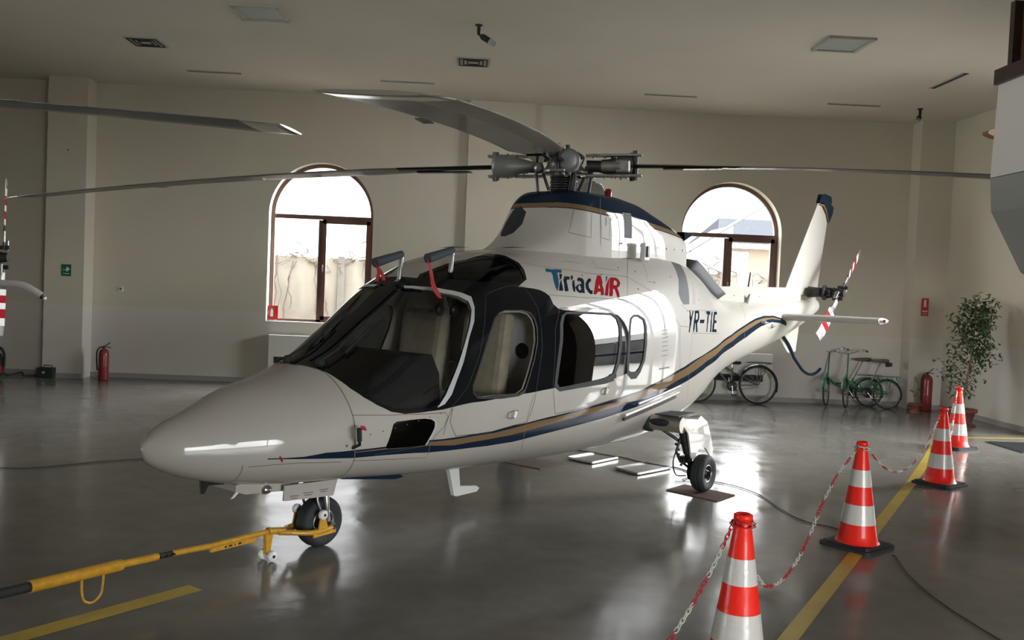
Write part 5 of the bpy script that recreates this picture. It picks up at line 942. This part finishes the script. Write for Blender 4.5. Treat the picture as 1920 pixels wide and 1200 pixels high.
convector(3.55,5.10,.12,.82,'white convector heater under the right arched window behind the black bicycle',0)

# ================================================================== FLOOR THINGS
MER = mat('extinguisher_red', (.23,.02,.022), .4, 0, .3)
def extinguisher(x,y,h,r,label,hose=True):
    o = thing('fire_extinguisher', label, 'fire extinguisher', (x,y,0)); b = new(MER)
    b.lathe((0,0,0),(0,0,1),[(0,0),(r*.95,0),(r,.02),(r,h*.42),(r*1.01,h*.43),(r,h*.44),(r,h-.10),(r*.85,h-.04),(r*.45,h-.01),(r*.25,h),(0,h)],28); b.build('cylinder', o)
    b = new('dmetal'); b.cyl((0,0,h-.01),(0,0,h+.04),.018,n=10); b.tube([(0,0,h+.03),(.05,0,h+.06),(.10,0,h+.10)],.008,6); b.tube([(0,0,h+.02),(.06,0,h+.025),(.11,0,h+.01)],.008,6); b.build('valve_handle', o)
    if hose: b = new('rubber'); b.tube(smoothpts([(-.01,-.02,h+.02),(-.06,-.03,h+.01),(-r-.02,-.03,h-.07),(-r-.02,-.02,h*.5),(-r-.01,-.02,h*.3)],4),.011,8); b.build('hose', o)
extinguisher(-6.02,14.80,.52,.080,'dark red fire extinguisher standing by the left pilaster'); extinguisher(7.64,14.72,.62,.088,'taller dark red fire extinguisher beside the small potted plant')
MPot = mat('terracotta_plastic', (.22,.075,.05), .6, noise=(5,.2))
def pot(name, label, x, y, r, h):
    o = thing(name, label, 'plant', (x,y,0)); b = new(MPot)
    b.lathe((0,0,0),(0,0,1),[(0,.0),(r*1.0,.0),(r*1.03,.02),(r*.74,.025),(r*.72,.03),(r*.95,h*.8),(r*1.1,h*.81),(r*1.13,h),(r*1.02,h),(r*.98,h*.9),(0,h*.88)],32); b.build('pot', o)
    b = new(mat('soil',(.04,.03,.022),.95)); b.lathe((0,0,h*.9),(0,0,1),[(0,.01),(r*.98,.0)],20); b.build('soil', o); return o
def leaf(b, p, d, L, w):
    d = d.normalized(); s = d.cross(Vector((0,0,1))); s = s.normalized() if s.length > .05 else Vector((1,0,0)); up = s.cross(d)
    b.add([p, p+d*L*.35+s*w+up*.006, p+d*L*.75+s*w*.75, p+d*L-up*.012, p+d*L*.75-s*w*.75, p+d*L*.35-s*w+up*.006, p+d*L*.5-up*.006], [(0,1,6),(1,2,6),(2,3,6),(3,4,6),(4,5,6),(5,0,6)], True)
random.seed(11)
fic = pot('potted_ficus', 'tall leafy green ficus in a terracotta pot against the side wall', 7.38, 13.13, .185, .25)
MLf = mat('ficus_leaf', (.035,.085,.03), .4, 0, .2, noise=(3,.5,(.06,.12,.045))); MSt = mat('ficus_stem', (.20,.15,.09), .85)
stem = new(MSt); lv = new(MLf)
main = smoothpts([(0,0,.2),(.01,.0,.45),(.06,0,.8),(.11,.02,1.15),(.13,.03,1.5),(.12,.0,1.80)],6)
stem.tube(main,[.020-.013*i/len(main) for i in range(len(main))],8)
br = [(.45,-.14,.35,.25),(.55,.20,.10,.20),(.62,-.30,.25,.35),(.72,-.34,-.1,.25),(.80,.22,.12,.30),(.90,-.22,.18,.30),(1.0,.25,-.12,.28),(1.08,-.22,-.15,.30),(1.16,.26,.1,.26),(1.22,-.15,.2,.30),(1.30,.22,-.1,.26),(1.38,-.24,.1,.22),(1.46,.22,.12,.26),(1.52,-.18,-.1,.24),(1.6,.24,.05,.18),(1.66,-.16,.1,.14),(1.70,.15,-.1,.14),(.38,.16,.1,.12),(.95,.1,-.25,.3),(1.25,.05,-.25,.3),(1.5,.0,-.2,.3),(.85,.35,-.05,.22),(.66,-.42,.0,.10),(1.44,.30,.0,.34),(1.75,.02,.05,.12),(1.35,-.05,.2,.3),(1.12,.02,.25,.3)]
for z,dx,dy,dz in br:
    m = min(main, key=lambda p: abs(p.z-z)); P = smoothpts([m, m+Vector((dx*.5,dy*.5,dz*.4)), m+Vector((dx,dy,dz))],5); stem.tube(P,[.008-.005*i/len(P) for i in range(len(P))],5)
    n_ = 50 if z > .8 else 24
    for k in range(n_):
        q = P[random.randint(3,len(P)-1)]+Vector((random.gauss(0,.055),random.gauss(0,.055),random.gauss(0,.07))); d = Vector((random.gauss(0,1),random.gauss(0,1),random.gauss(-.3,.6)))
        leaf(lv, q, d, random.uniform(.05,.095), random.uniform(.014,.023))
stem.build('stem', fic); lf = lv.build('foliage', fic, fixn=False); lf['kind'] = 'stuff'
sm = pot('small_potted_plant', 'small wilting plant in a terracotta pot beside the fire extinguisher', 7.31, 14.42, .095, .155)
stem = new(MSt); lv = new(mat('wilted_leaf',(.14,.13,.07),.7))
for P in ([(0,0,.12),(-.01,0,.3),(-.04,.0,.45),(-.035,0,.60)],[(.02,0,.12),(.03,0,.25),(.06,.0,.40)],[(-.02,0,.14),(-.03,0,.3),(-.07,0,.38)]):
    P = smoothpts(P,4); stem.tube(P,.006,5)
    for k in range(9): leaf(lv, P[random.randint(4,len(P)-1)], Vector((random.gauss(0,1),random.gauss(0,1),-.4)), random.uniform(.04,.07), .011)
stem.build('stem', sm); lv.build('foliage', sm, fixn=False)

# black carrying case, cable coil and the dark trolley at the edge
o = thing('equipment_case', 'small black carrying case on the floor left of the pilaster', 'case', (-6.95,14.86,0)); b = new('rubber'); b.rbox((0,0,.085),(.25,.16,.165),.012); b.build('body', o)
b = new('dmetal'); b.tube(arc_ := [(-.05,0,.165),(-.05,0,.20),(.08,0,.20),(.08,0,.165)], .007, 6); b.build('handle', o); b = new('seal'); b.box((-.02,-.082,.09),(.04,.003,.03)); b.build('label_plate', o)
tag(new('rubber').tube(smoothpts([(-7.9,14.75,.02),(-7.7,14.9,.05),(-7.55,14.8,.02),(-7.4,14.95,.06),(-7.3,14.82,.02),(-7.15,14.9,.02),(-7.08,14.88,.03)],5),.010,6).build('power_cable'), 'tangled black power cable lying behind the carrying case', 'cable')
o = thing('vacuum_cleaner', 'black and red vacuum cleaner cut off by the picture edge', 'vacuum cleaner', (-7.62,14.45,0)); b = new('rubber'); b.lathe((0,0,.04),(0,0,1),[(0,0),(.15,0),(.17,.05),(.165,.25),(.13,.36),(0,.40)],24); b.build('body', o)
b = new(MER); b.lathe((0,0,.10),(0,0,1),[(.171,0),(.178,.02),(.172,.10),(.165,.12)],24); b.build('tank_band', o); b = new('rubber'); b.tube(smoothpts([(.05,-.05,.40),(.14,-.05,.50),(.20,-.03,.42),(.19,0,.25),(.17,0,.12)],5),.022,8); b.build('hose', o); b = new('rubber')
for dx in (-.1,.1): b.cyl((dx,-.02,.03),(dx,.02,.03),.03,n=14)
b.build('castor', o)

# bicycles
def bicycle(name, label, loc, rz, lean, R, wb, frame_col, steer, cfg, group=None):
    o = thing(name, label, 'bicycle', loc, rz, group); o.rotation_mode = 'XYZ'; o.rotation_euler = (lean,0,rz)
    fc = frame_col; y = Vector((0,1,0)); rim = cfg.get('rim','metal')
    def bwheel(par, cx, Rw, name_):
        b = new('tyre'); n = 44; 
        b.tube([(cx+Rw*.96*cos(2*PI*k/n),0,Rw*.96*sin(2*PI*k/n)) for k in range(n)], Rw*.055, 7, closed=True); w_ = b.build(name_, par)
        b = new(rim); b.tube([(cx+Rw*.885*cos(2*PI*k/n),0,Rw*.885*sin(2*PI*k/n)) for k in range(n)], Rw*.028, 6, closed=True); b.build('rim', w_)
        b = new('metal'); b.cyl((cx,-.04,0),(cx,.04,0),.018,n=10)
        for k in range(24): a = 2*PI*k/24; b.cyl((cx+.018*cos(a+.8*(-1)**k),.022*(-1)**k,.018*sin(a+.8*(-1)**k)),(cx+Rw*.87*cos(a),0,Rw*.87*sin(a)),.0016,n=3,cap=False)
        b.build('spokes', w_); return w_
    rw = bwheel(o, 0, R, 'rear_wheel'); rw.location = (0,0,R)
    # front assembly pivots on the steering axis
    hx_, hz_ = -wb+cfg['hx'], cfg['hz']; ax = Vector((-wb+.02,0,R)); hd = Vector((hx_,0,hz_))
    fa = bpy.data.objects.new('fork', None)
    b = new(cfg.get('fork','chrome')); L = hd-ax
    for s in (-1,1): b.tube([ax-hd+Vector((0,s*.045,0)), (ax-hd)*.45+Vector((.0,s*.045,0)), Vector((0,s*.03,-.10)), Vector((0,0,-.08))], .011, 6)
    b.cyl((0,0,-.09), L.normalized()*cfg['stem'], .013, n=10); fk = b.build('fork', o); fk.location = hd
    fw = bwheel(fk, 0, R, 'front_wheel'); fw.location = ax-hd
    if cfg.get('fender', True):
        for par, c, a0, a1 in ((o, Vector((0,0,R)), -.35, 2.6),(fk, ax-hd, .5, 2.9)):
            b = new(cfg.get('fendercol', fc)); V = []; n = 18
            for k in range(n+1):
                a = a0+(a1-a0)*k/n; r = R*1.06
                for yy, rr in ((-.026,r-.012),(-.014,r),(.014,r),(.026,r-.012)): V.append(c+Vector((rr*cos(a),yy,rr*sin(a))))
            b.add(V, [(4*k+j,4*k+j+1,4*k+5+j,4*k+4+j) for k in range(n) for j in range(3)], True); b.build('fender', par)
    tp = L.normalized()*cfg['stem']; b = new('chrome')
    for s in (-1,1): b.tube(smoothpts([tp, tp+Vector((.0,s*.10,.03)), tp+Vector((.02,s*.22,.07)), tp+Vector((.14,s*.27,.06)), tp+Vector((.22,s*.27,.05))],4), .010, 7)
    hb = b.build('handlebar', fk); b = new('rubber')
    for s in (-1,1): b.cyl(tp+Vector((.13,s*.27,.06)), tp+Vector((.24,s*.27,.05)), .016, n=8)
    b.build('grip', hb)
    fk.rotation_euler = (0,0,steer)
    bb = Vector((-.43*wb, 0, cfg['bbz'])); st = Vector((cfg['sx'],0,cfg['sz'])); b = new(fc); hl = L.normalized()
    b.cyl(hd-hl*.11, hd, .020, n=12)
    if cfg['style'] == 'step': b.tube(smoothpts([hd-hl*.06, (hd-hl*.06)*.55+bb*.45+Vector((0,0,-.03)), bb+Vector((.02,0,.05)), Vector((-.20,0,R+.06))],5), .021, 10); b.cyl(bb, st, .017, n=10)
    else: b.cyl(hd-hl*.10, bb, .020, n=10); b.cyl(hd-hl*.03, bb+(st-bb)*.80, .016, n=10); b.cyl(bb, st, .017, n=10)
    for s in (-1,1): b.tube([Vector((0,s*.055,R)), bb+Vector((0,s*.02,0))], .009, 6); b.tube([Vector((0,s*.055,R)), bb+(st-bb)*.78+Vector((0,s*.015,0))], .008, 6)
    b.build('frame', o)
    sd = (st-bb).normalized(); b = new('chrome'); b.cyl(st-sd*.02, st+sd*cfg['post'], .012, n=8); b.build('seat_post', o)
    sp_ = st+sd*cfg['post']; b = new(cfg.get('saddle','rubber')); pr = [(-.16,.016,.02),(-.11,.03,.03),(-.02,.05,.035),(.06,.085,.045),(.11,.09,.045),(.135,.06,.035)]
    vs = []; n = 12
    for dx,w_,h_ in pr: vs += [sp_+Vector((dx, w_*cos(2*PI*k/n), .03+h_*sin(2*PI*k/n)*.8)) for k in range(n)]
    b.add(vs, [(i*n+k,i*n+(k+1)%n,(i+1)*n+(k+1)%n,(i+1)*n+k) for i in range(len(pr)-1) for k in range(n)]+[list(range(n)),list(range(len(vs)-n,len(vs)))], True); sa = b.build('saddle', o)
    if cfg.get('bag'): b = new(mat('saddle_bag',(.06,.04,.03),.7)); b.rbox(sp_+Vector((.15,0,-.03)),(.06,.14,.07),.015); b.build('saddle_bag', sa)
    b = new(cfg.get('rack', 'dmetal')); zt = 2*R+.05
    for s in (-1,1): b.tube([(-.17,s*.06,zt),(.20,s*.06,zt),(.23,s*.05,zt-.01 if cfg['style']!='step' else zt-.08),(.20,s*.04,zt-.02 if cfg['style']!='step' else zt-.12)], .006, 6); b.cyl((0,s*.06,R),(.05,s*.06,zt), .005, n=6); b.cyl((0,s*.06,R),(.16,s*.06,zt), .004, n=6)
    for x_ in (-.17,-.05,.08,.20): b.cyl((x_,-.06,zt),(x_,.06,zt),.005,n=6)
    b.build('luggage_rack', o)
    b = new('dmetal'); b.lathe(bb+Vector((0,-.05,0)),(0,1,0),[(.02,0),(.085,0),(.088,.004),(.02,.006)],24); b.cyl(bb+Vector((0,-.07,0)),bb+Vector((0,.07,0)),.016,n=10)
    for k in (0,1):
        z = bb.z; b.tube([(bb.x,-.05,z+.085*(1-2*k)),(0,-.05,R+.035*(1-2*k))], .004, 5)
    b.build('chain_drive', o)
    b = new('chrome'); pd = []
    for s,a in ((-1,cfg.get('crank',-1.3)),(1,cfg.get('crank',-1.3)+PI)):
        e = bb+Vector((.15*cos(a), s*.075, .15*sin(a))); b.cyl(bb+Vector((0,s*.065,0)), e, .010, n=8); pd.append((e,s))
    ck = b.build('crank', o); b = new('rubber')
    for e,s in pd: b.rbox(e+Vector((0,s*.05,0)),(.085,.07,.022),.005)
    b.build('pedal', ck); return o
bicycle('bicycle', 'black city bicycle with a rear rack leaning on the white heater', (4.80,14.80,.0), 0, -.13, .325, 1.06, mat('bike_black',(.015,.016,.018),.3,0,.6), .0,
  dict(hx=.27,hz=.78,stem=.16,bbz=.29,sx=-.44,sz=.60,post=.06,style='diamond',fork='dmetal',crank=-1.45))
# rims and reflectors
MGb = mat('bike_green', (.02,.17,.075), .35, 0, .5)
cfg2 = dict(hx=.17,hz=.56,stem=.40,bbz=.27,sx=-.27,sz=.48,post=.34,style='step',rack=MGb,bag=True,saddle=mat('saddle_tan',(.13,.10,.07),.6),crank=-.9,fork=MGb)
bicycle('bicycle', 'green folding bicycle with tan saddle, nearer the wall of the leaning pair', (6.80,15.03,0), .05, -.11, .245, .90, MGb, .95, dict(cfg2, bag=False))
bicycle('bicycle', 'green folding bicycle with tan saddle, nearer the viewer of the leaning pair', (7.00,14.76,0), .06, -.12, .250, .88, MGb, .95, cfg2)

# cones
MCr = mat('cone_red', (.90,.022,.010), .45, 0, .25, bump=(35,.25), spec=.3); MCw = mat('cone_reflective_white', (.62,.60,.56), .3, 0, .4, bump=(35,.25)); MCb = mat('cone_base_black', (.02,.02,.022), .7)
def make_cone():
    o = thing('traffic_cone', '', 'traffic cone'); H_ = .76; rb, rt = .140, .042
    def r(z): return rb+(rt-rb)*(z-.035)/(.70-.035)
    b = new(MCb); P = []
    for a0,(cx,cy) in zip((0,PI/2,PI,3*PI/2), ((.155,.155),(-.155,.155),(-.155,-.155),(.155,-.155))): P += arc(cx,cy,.045,a0,a0+PI/2,5)
    b.prism(P, lambda a,c,h:(a,c,h), 0, .022); b.prism([(x*.86,y*.86) for x,y in P], lambda a,c,h:(a,c,h), .022, .036)
    for k in range(4): a = PI/4+k*PI/2; b.rbox((.20*cos(a),.20*sin(a),.030),(.07,.03,.018),.004,rz=a)
    b.build('base', o)
    zs = [.035,.175,.315,.445,.565,.70]
    for i in range(5):
        z0,z1 = zs[i],zs[i+1]; b = new(MCr if i%2 == 0 else MCw); off = .002 if i%2 else 0
        prf = [(r(z0)+off,z0),(r((z0+z1)/2)+off,(z0+z1)/2),(r(z1)+off,z1)]
        if i == 0: prf = [(rb+.022,.030),(rb+.012,.040),(rb+.001,.050)]+prf[1:]
        if i == 4: prf += [(.042,.705),(.036,.715),(.036,.735),(.044,.740),(.044,.762),(.034,.768),(.03,.765),(.03,.70)]
        b.lathe((0,0,0),(0,0,1),prf,40); b.build('red_band' if i%2 == 0 else 'white_band', o)
    return o
cone0 = make_cone(); spots = [(1.287,4.092,.5,'red and white traffic cone nearest the viewer, cut off by the picture bottom'),(2.849,6.36,.66,'red and white traffic cone second in the row, with the loose cord under its base'),(4.680,8.66,.60,'red and white traffic cone third in the row, by the yellow line'),(6.10,10.95,.35,'red and white traffic cone last in the row, before the tall ficus')]
for i,(x,y,a,lab) in enumerate(spots):
    c = cone0 if i == 0 else copy_tree(cone0); c.location = (x,y,0); c.rotation_euler = (0,0,a); c['label'] = lab; c['group'] = 'cones along the yellow line'
# plastic chains
MChR = mat('chain_red', (.45,.03,.035), .4); MChW = mat('chain_white', (.60,.58,.52), .4)
def chain(pts, label, first=0, lw=.021):
    P = smoothpts(pts, 12); L = [0]
    for a,c in zip(P[:-1],P[1:]): L.append(L[-1]+(c-a).length)
    o = thing('plastic_chain', label, 'chain', (0,0,0), 0, 'chains hung between the cones'); step = .031; n = int(L[-1]/step); seg = None; cur = None
    for k in range(n+1):
        s = k*step; i = max(j for j in range(len(L)) if L[j] <= s+1e-9); i = min(i, len(P)-2); q = (s-L[i])/max(1e-6,L[i+1]-L[i]); c = P[i].lerp(P[i+1], q); d = (P[i+1]-P[i]).normalized()
        col = ((k//6)+first)%2
        if col != cur:
            if seg: seg.build('red_links' if cur == 0 else 'white_links', o)
            seg = new(MChR if col == 0 else MChW); cur = col
        u, w_ = B.frame(d); sd = (u if k%2 else w_); m = 10; ring_ = []
        for j in range(m): a = 2*PI*j/m; ring_.append(c+d*(.014*cos(a)+(.007 if cos(a) > 0 else -.007))+sd*(.0085*sin(a)))
        seg.tube(ring_, .0027, 5, closed=True)
    if seg: seg.build('red_links' if cur == 0 else 'white_links', o)
def sag(a, c, s, n=9, e=1.0):
    a, c = Vector(a), Vector(c); return [a.lerp(c, k/n)-Vector((0,0,4*s*(k/n)*(1-k/n))) for k in range(n+1)]
c1, c2, c3, c4 = [Vector((x,y,.725)) for x,y,_,_ in spots]
chain([c1+Vector((-.05,-.02,0))]+sag(c1+Vector((-.06,-.04,-.01)),(-.35,1.85,.70),.42)[1:], 'red and white plastic chain hanging from the nearest cone towards the viewer', 0)
chain([c1+Vector((.02,.06,-.01))]+[Vector((1.287+1.56*s,4.092+2.27*s,z)) for s,z in ((.06,.50),(.11,.385),(.17,.30),(.26,.262),(.37,.29),(.48,.39),(.58,.52),(.72,.64),(.86,.70))]+[c2+Vector((-.05,-.04,0))], 'red and white plastic chain sagging between the first and second cones', 1)
chain(sag(c2+Vector((.05,.03,0)), c3+Vector((-.05,-.04,0)), .36), 'red and white plastic chain sagging between the second and third cones', 1)
chain(sag(c3+Vector((.05,.03,0)), c4+Vector((-.05,-.04,0)), .40), 'red and white plastic chain sagging between the third and last cones', 1)
for c,lab in ((c1,'red chain loop round the neck of the nearest cone'),(c2,'pale chain loop round the neck of the second cone')):
    b = new(MChR if c is c1 else MChW)
    for k in range(9):
        a = 2*PI*k/9; p = Vector((c.x+.048*cos(a),c.y+.048*sin(a),c.z-.002+(.010*sin(a*2)))); t_ = Vector((-sin(a),cos(a),0)); sd = Vector((0,0,1)) if k%2 else Vector((cos(a),sin(a),0))
        b.tube([p+t_*.022*cos(q)+sd*.011*sin(q) for q in [2*PI*j/10 for j in range(10)]], .0036, 5, closed=True)
    tag(b.build('chain_loop'), lab, 'chain')

# floor cords
MCd = mat('cord_dark', (.035,.032,.03), .6)
tag(new(MCd).tube(smoothpts([(1.95,8.35,.008),(2.35,8.39,.008),(2.60,8.0,.008),(2.64,7.35,.008),(2.70,7.0,.008),(2.84,6.85,.008),(2.93,6.70,.008)],8),.0042,6).build('extension_cord'), 'thin dark cord curving over the floor from the main wheel to the second cone', 'cord')
tag(new(MCd).tube(smoothpts([(3.00,6.12,.008),(3.0,6.05,.008),(2.90,5.68,.008),(2.84,5.18,.008),(2.86,4.61,.008),(2.9,4.1,.008)],8),.0042,6).build('extension_cord'), 'thin dark cord running from the second cone to the bottom corner', 'cord')
tag(new(MCd).tube(smoothpts([(-5.2,7.9,.008),(-4.12,7.98,.008),(-3.86,8.02,.008),(-3.44,8.36,.008),(-3.11,8.57,.008),(-2.5,8.9,.008),(-1.2,9.3,.008),(.9,9.9,.008)],8),.0042,6).build('extension_cord'), 'thin dark cord on the floor left of the helicopter nose', 'cord')
tag(new(MCd).tube(smoothpts([(.95,9.95,.008),(1.25,9.80,.008),(1.62,9.52,.008),(1.78,9.30,.008),(1.95,9.18,.008),(2.15,8.98,.008),(2.2,8.7,.008),(2.05,8.45,.008)],8),.006,6).build('extension_cord'), 'thin dark cord winding past the two drip trays', 'cord')
# mats under the wheels
MMt = mat('brown_mat', (.13,.075,.055), .85, noise=(20,.3)); 
def matt(P, label): tag(new(MMt).prism(P, lambda a,c,h:(a,c,h), .0005, .009).build('floor_mat'), label, 'mat', None)
matt([(1.79,7.98),(2.02,8.25),(2.39,7.87),(2.15,7.60)], 'brown square floor mat under the near main wheel'); matt([(.38,9.02),(.62,9.36),(.96,9.06),(.70,8.74)], 'brown square floor mat under the far main wheel')
def tray(P, label):
    o = thing('drip_tray', label, 'tray'); cx, cy = sum(p[0] for p in P)/4, sum(p[1] for p in P)/4; o.location = (cx,cy,0); Q = [(x-cx,y-cy) for x,y in P]
    b = new(mat('tray_steel',(.16,.155,.14),.25,.0)); b.prism([(x*.98,y*.98) for x,y in Q], lambda a,c,h:(a,c,h), .012, .017); b.build('pan', o)
    b = new(mat('tray_rim',(.55,.54,.52),.22,.95)); 
    for i in range(4):
        (x0,y0),(x1,y1) = Q[i],Q[(i+1)%4]; d = Vector((x1-x0,y1-y0,0)); b.box(((x0+x1)/2,(y0+y1)/2,.020),(d.length,.007,.020),rot=Matrix.Rotation(math.atan2(d.y,d.x),3,'Z'))
    b.build('rim', o); b = new('rubber')
    for x,y in Q: b.cyl((x*.9,y*.9,0),(x*.9,y*.9,.012),.012,n=8)
    b.build('foot', o)
tray([(1.03,9.33),(1.36,9.66),(1.58,9.42),(1.26,9.08)], 'shallow square drip tray farther from the near main wheel'); tray([(1.46,8.87),(1.83,9.18),(2.06,8.98),(1.64,8.59)], 'shallow square drip tray close behind the near main wheel')

# tow bar
tb = thing('tow_bar', 'long yellow tow bar hooked to the nose wheel', 'tow bar', (-.99,5.96,0), math.atan2(-.81,-.58))
b = new('yellow'); b.tube([(.30,0,.165),(.42,0,.186)], .022, 14); b.tube([(.42,0,.186),(.90,0,.190)], .017, 12)
b.lathe((.42,0,.186),(1,0,.05),[(.022,0),(.027,.003),(.027,.012),(.022,.015)],16); b.rbox((.70,0,.170),(.34,.02,.045),.004,rot=Matrix.Rotation(-.02,3,'Y'))
b.tube([(.88,0,.190),(1.13,0,.205)], .018, 12); b.tube([(1.22,0,.208),(1.45,0,.216)], .021, 14); b.tube([(1.44,0,.214),(1.93,0,.222)], .031, 18); b.build('bar', tb)
b = new('dmetal'); b.tube([(1.12,0,.204),(1.23,0,.209)], .017, 10)
for q in (1.13,1.17,1.21): b.cyl((q,-.028,.206),(q,.028,.206),.007,n=8)
b.build('joint', tb); b = new('rubber'); b.tube([(1.925,0,.222),(2.45,0,.232)], .025, 16); b.mat('chrome')
for q in (2.08,): b.sphere((q,.0,.252),.005,6); b.sphere((q,.0,.198),.005,6)
b.build('hand_grip', tb)
b = new('yellow')
for s in (-1,1): b.tube(smoothpts([(.34,0,.160),(.26,s*.04,.150),(.17,s*.105,.142),(.08,s*.118,.140),(-.02,s*.112,.145)],5), .018, 8); b.rbox((.06,s*.12,.125),(.20,.012,.035),.004); b.prism([(.03,.14),(.12,.14),(.10,.225),(.06,.225)], lambda a,z,h:(a,h,z), s*.126, s*.114)
fk = b.build('fork', tb); b = new('plastic_w')
for s in (-1,1): b.lathe((.08,s*.105,.245),(0,s,0),[(.0,0),(.028,0),(.032,.006),(.032,.026),(.028,.032),(0,.032)],20)
b.build('roller', fk); b = new('dmetal')
for s in (-1,1): b.cyl((.08,s*.10,.245),(.08,s*.142,.245),.009,n=10); b.cyl((-.02,s*.09,.145),(-.02,s*.13,.145),.014,n=10)
b.build('roller_axle', fk)
b = new('yellow'); b.prism([(.40,.18),(.46,.18),(.452,.045),(.425,.035)], lambda a,z,h:(a,h,z), -.014, .014); cl = b.build('castor_leg', tb)
for s in (-1,1): b = new('plastic_w'); b.lathe((.43,s*.024,.036),(0,s,0),[(.0,0),(.028,0),(.034,.005),(.034,.027),(.030,.032),(.0,.032)],24); w_ = b.build('castor', cl); b = new('dmetal'); b.cyl((.43,s*.05,.036),(.43,s*.060,.036),.010,n=10); b.build('castor_axle', w_)
b = new('yellow'); b.tube(smoothpts([(1.54,0,.20),(1.545,0,.13),(1.555,0,.085),(1.60,0,.055),(1.645,0,.075),(1.66,0,.13),(1.66,0,.20)],5), .0065, 8); b.build('foot_loop', tb)
b = new('rubber')
for k,w_ in enumerate((.03,.008,.03,.02)): b.box((.66+.035*k,.0105,.163),(w_*.8,.0008,.012))
b.build('stencil_mark', tb)
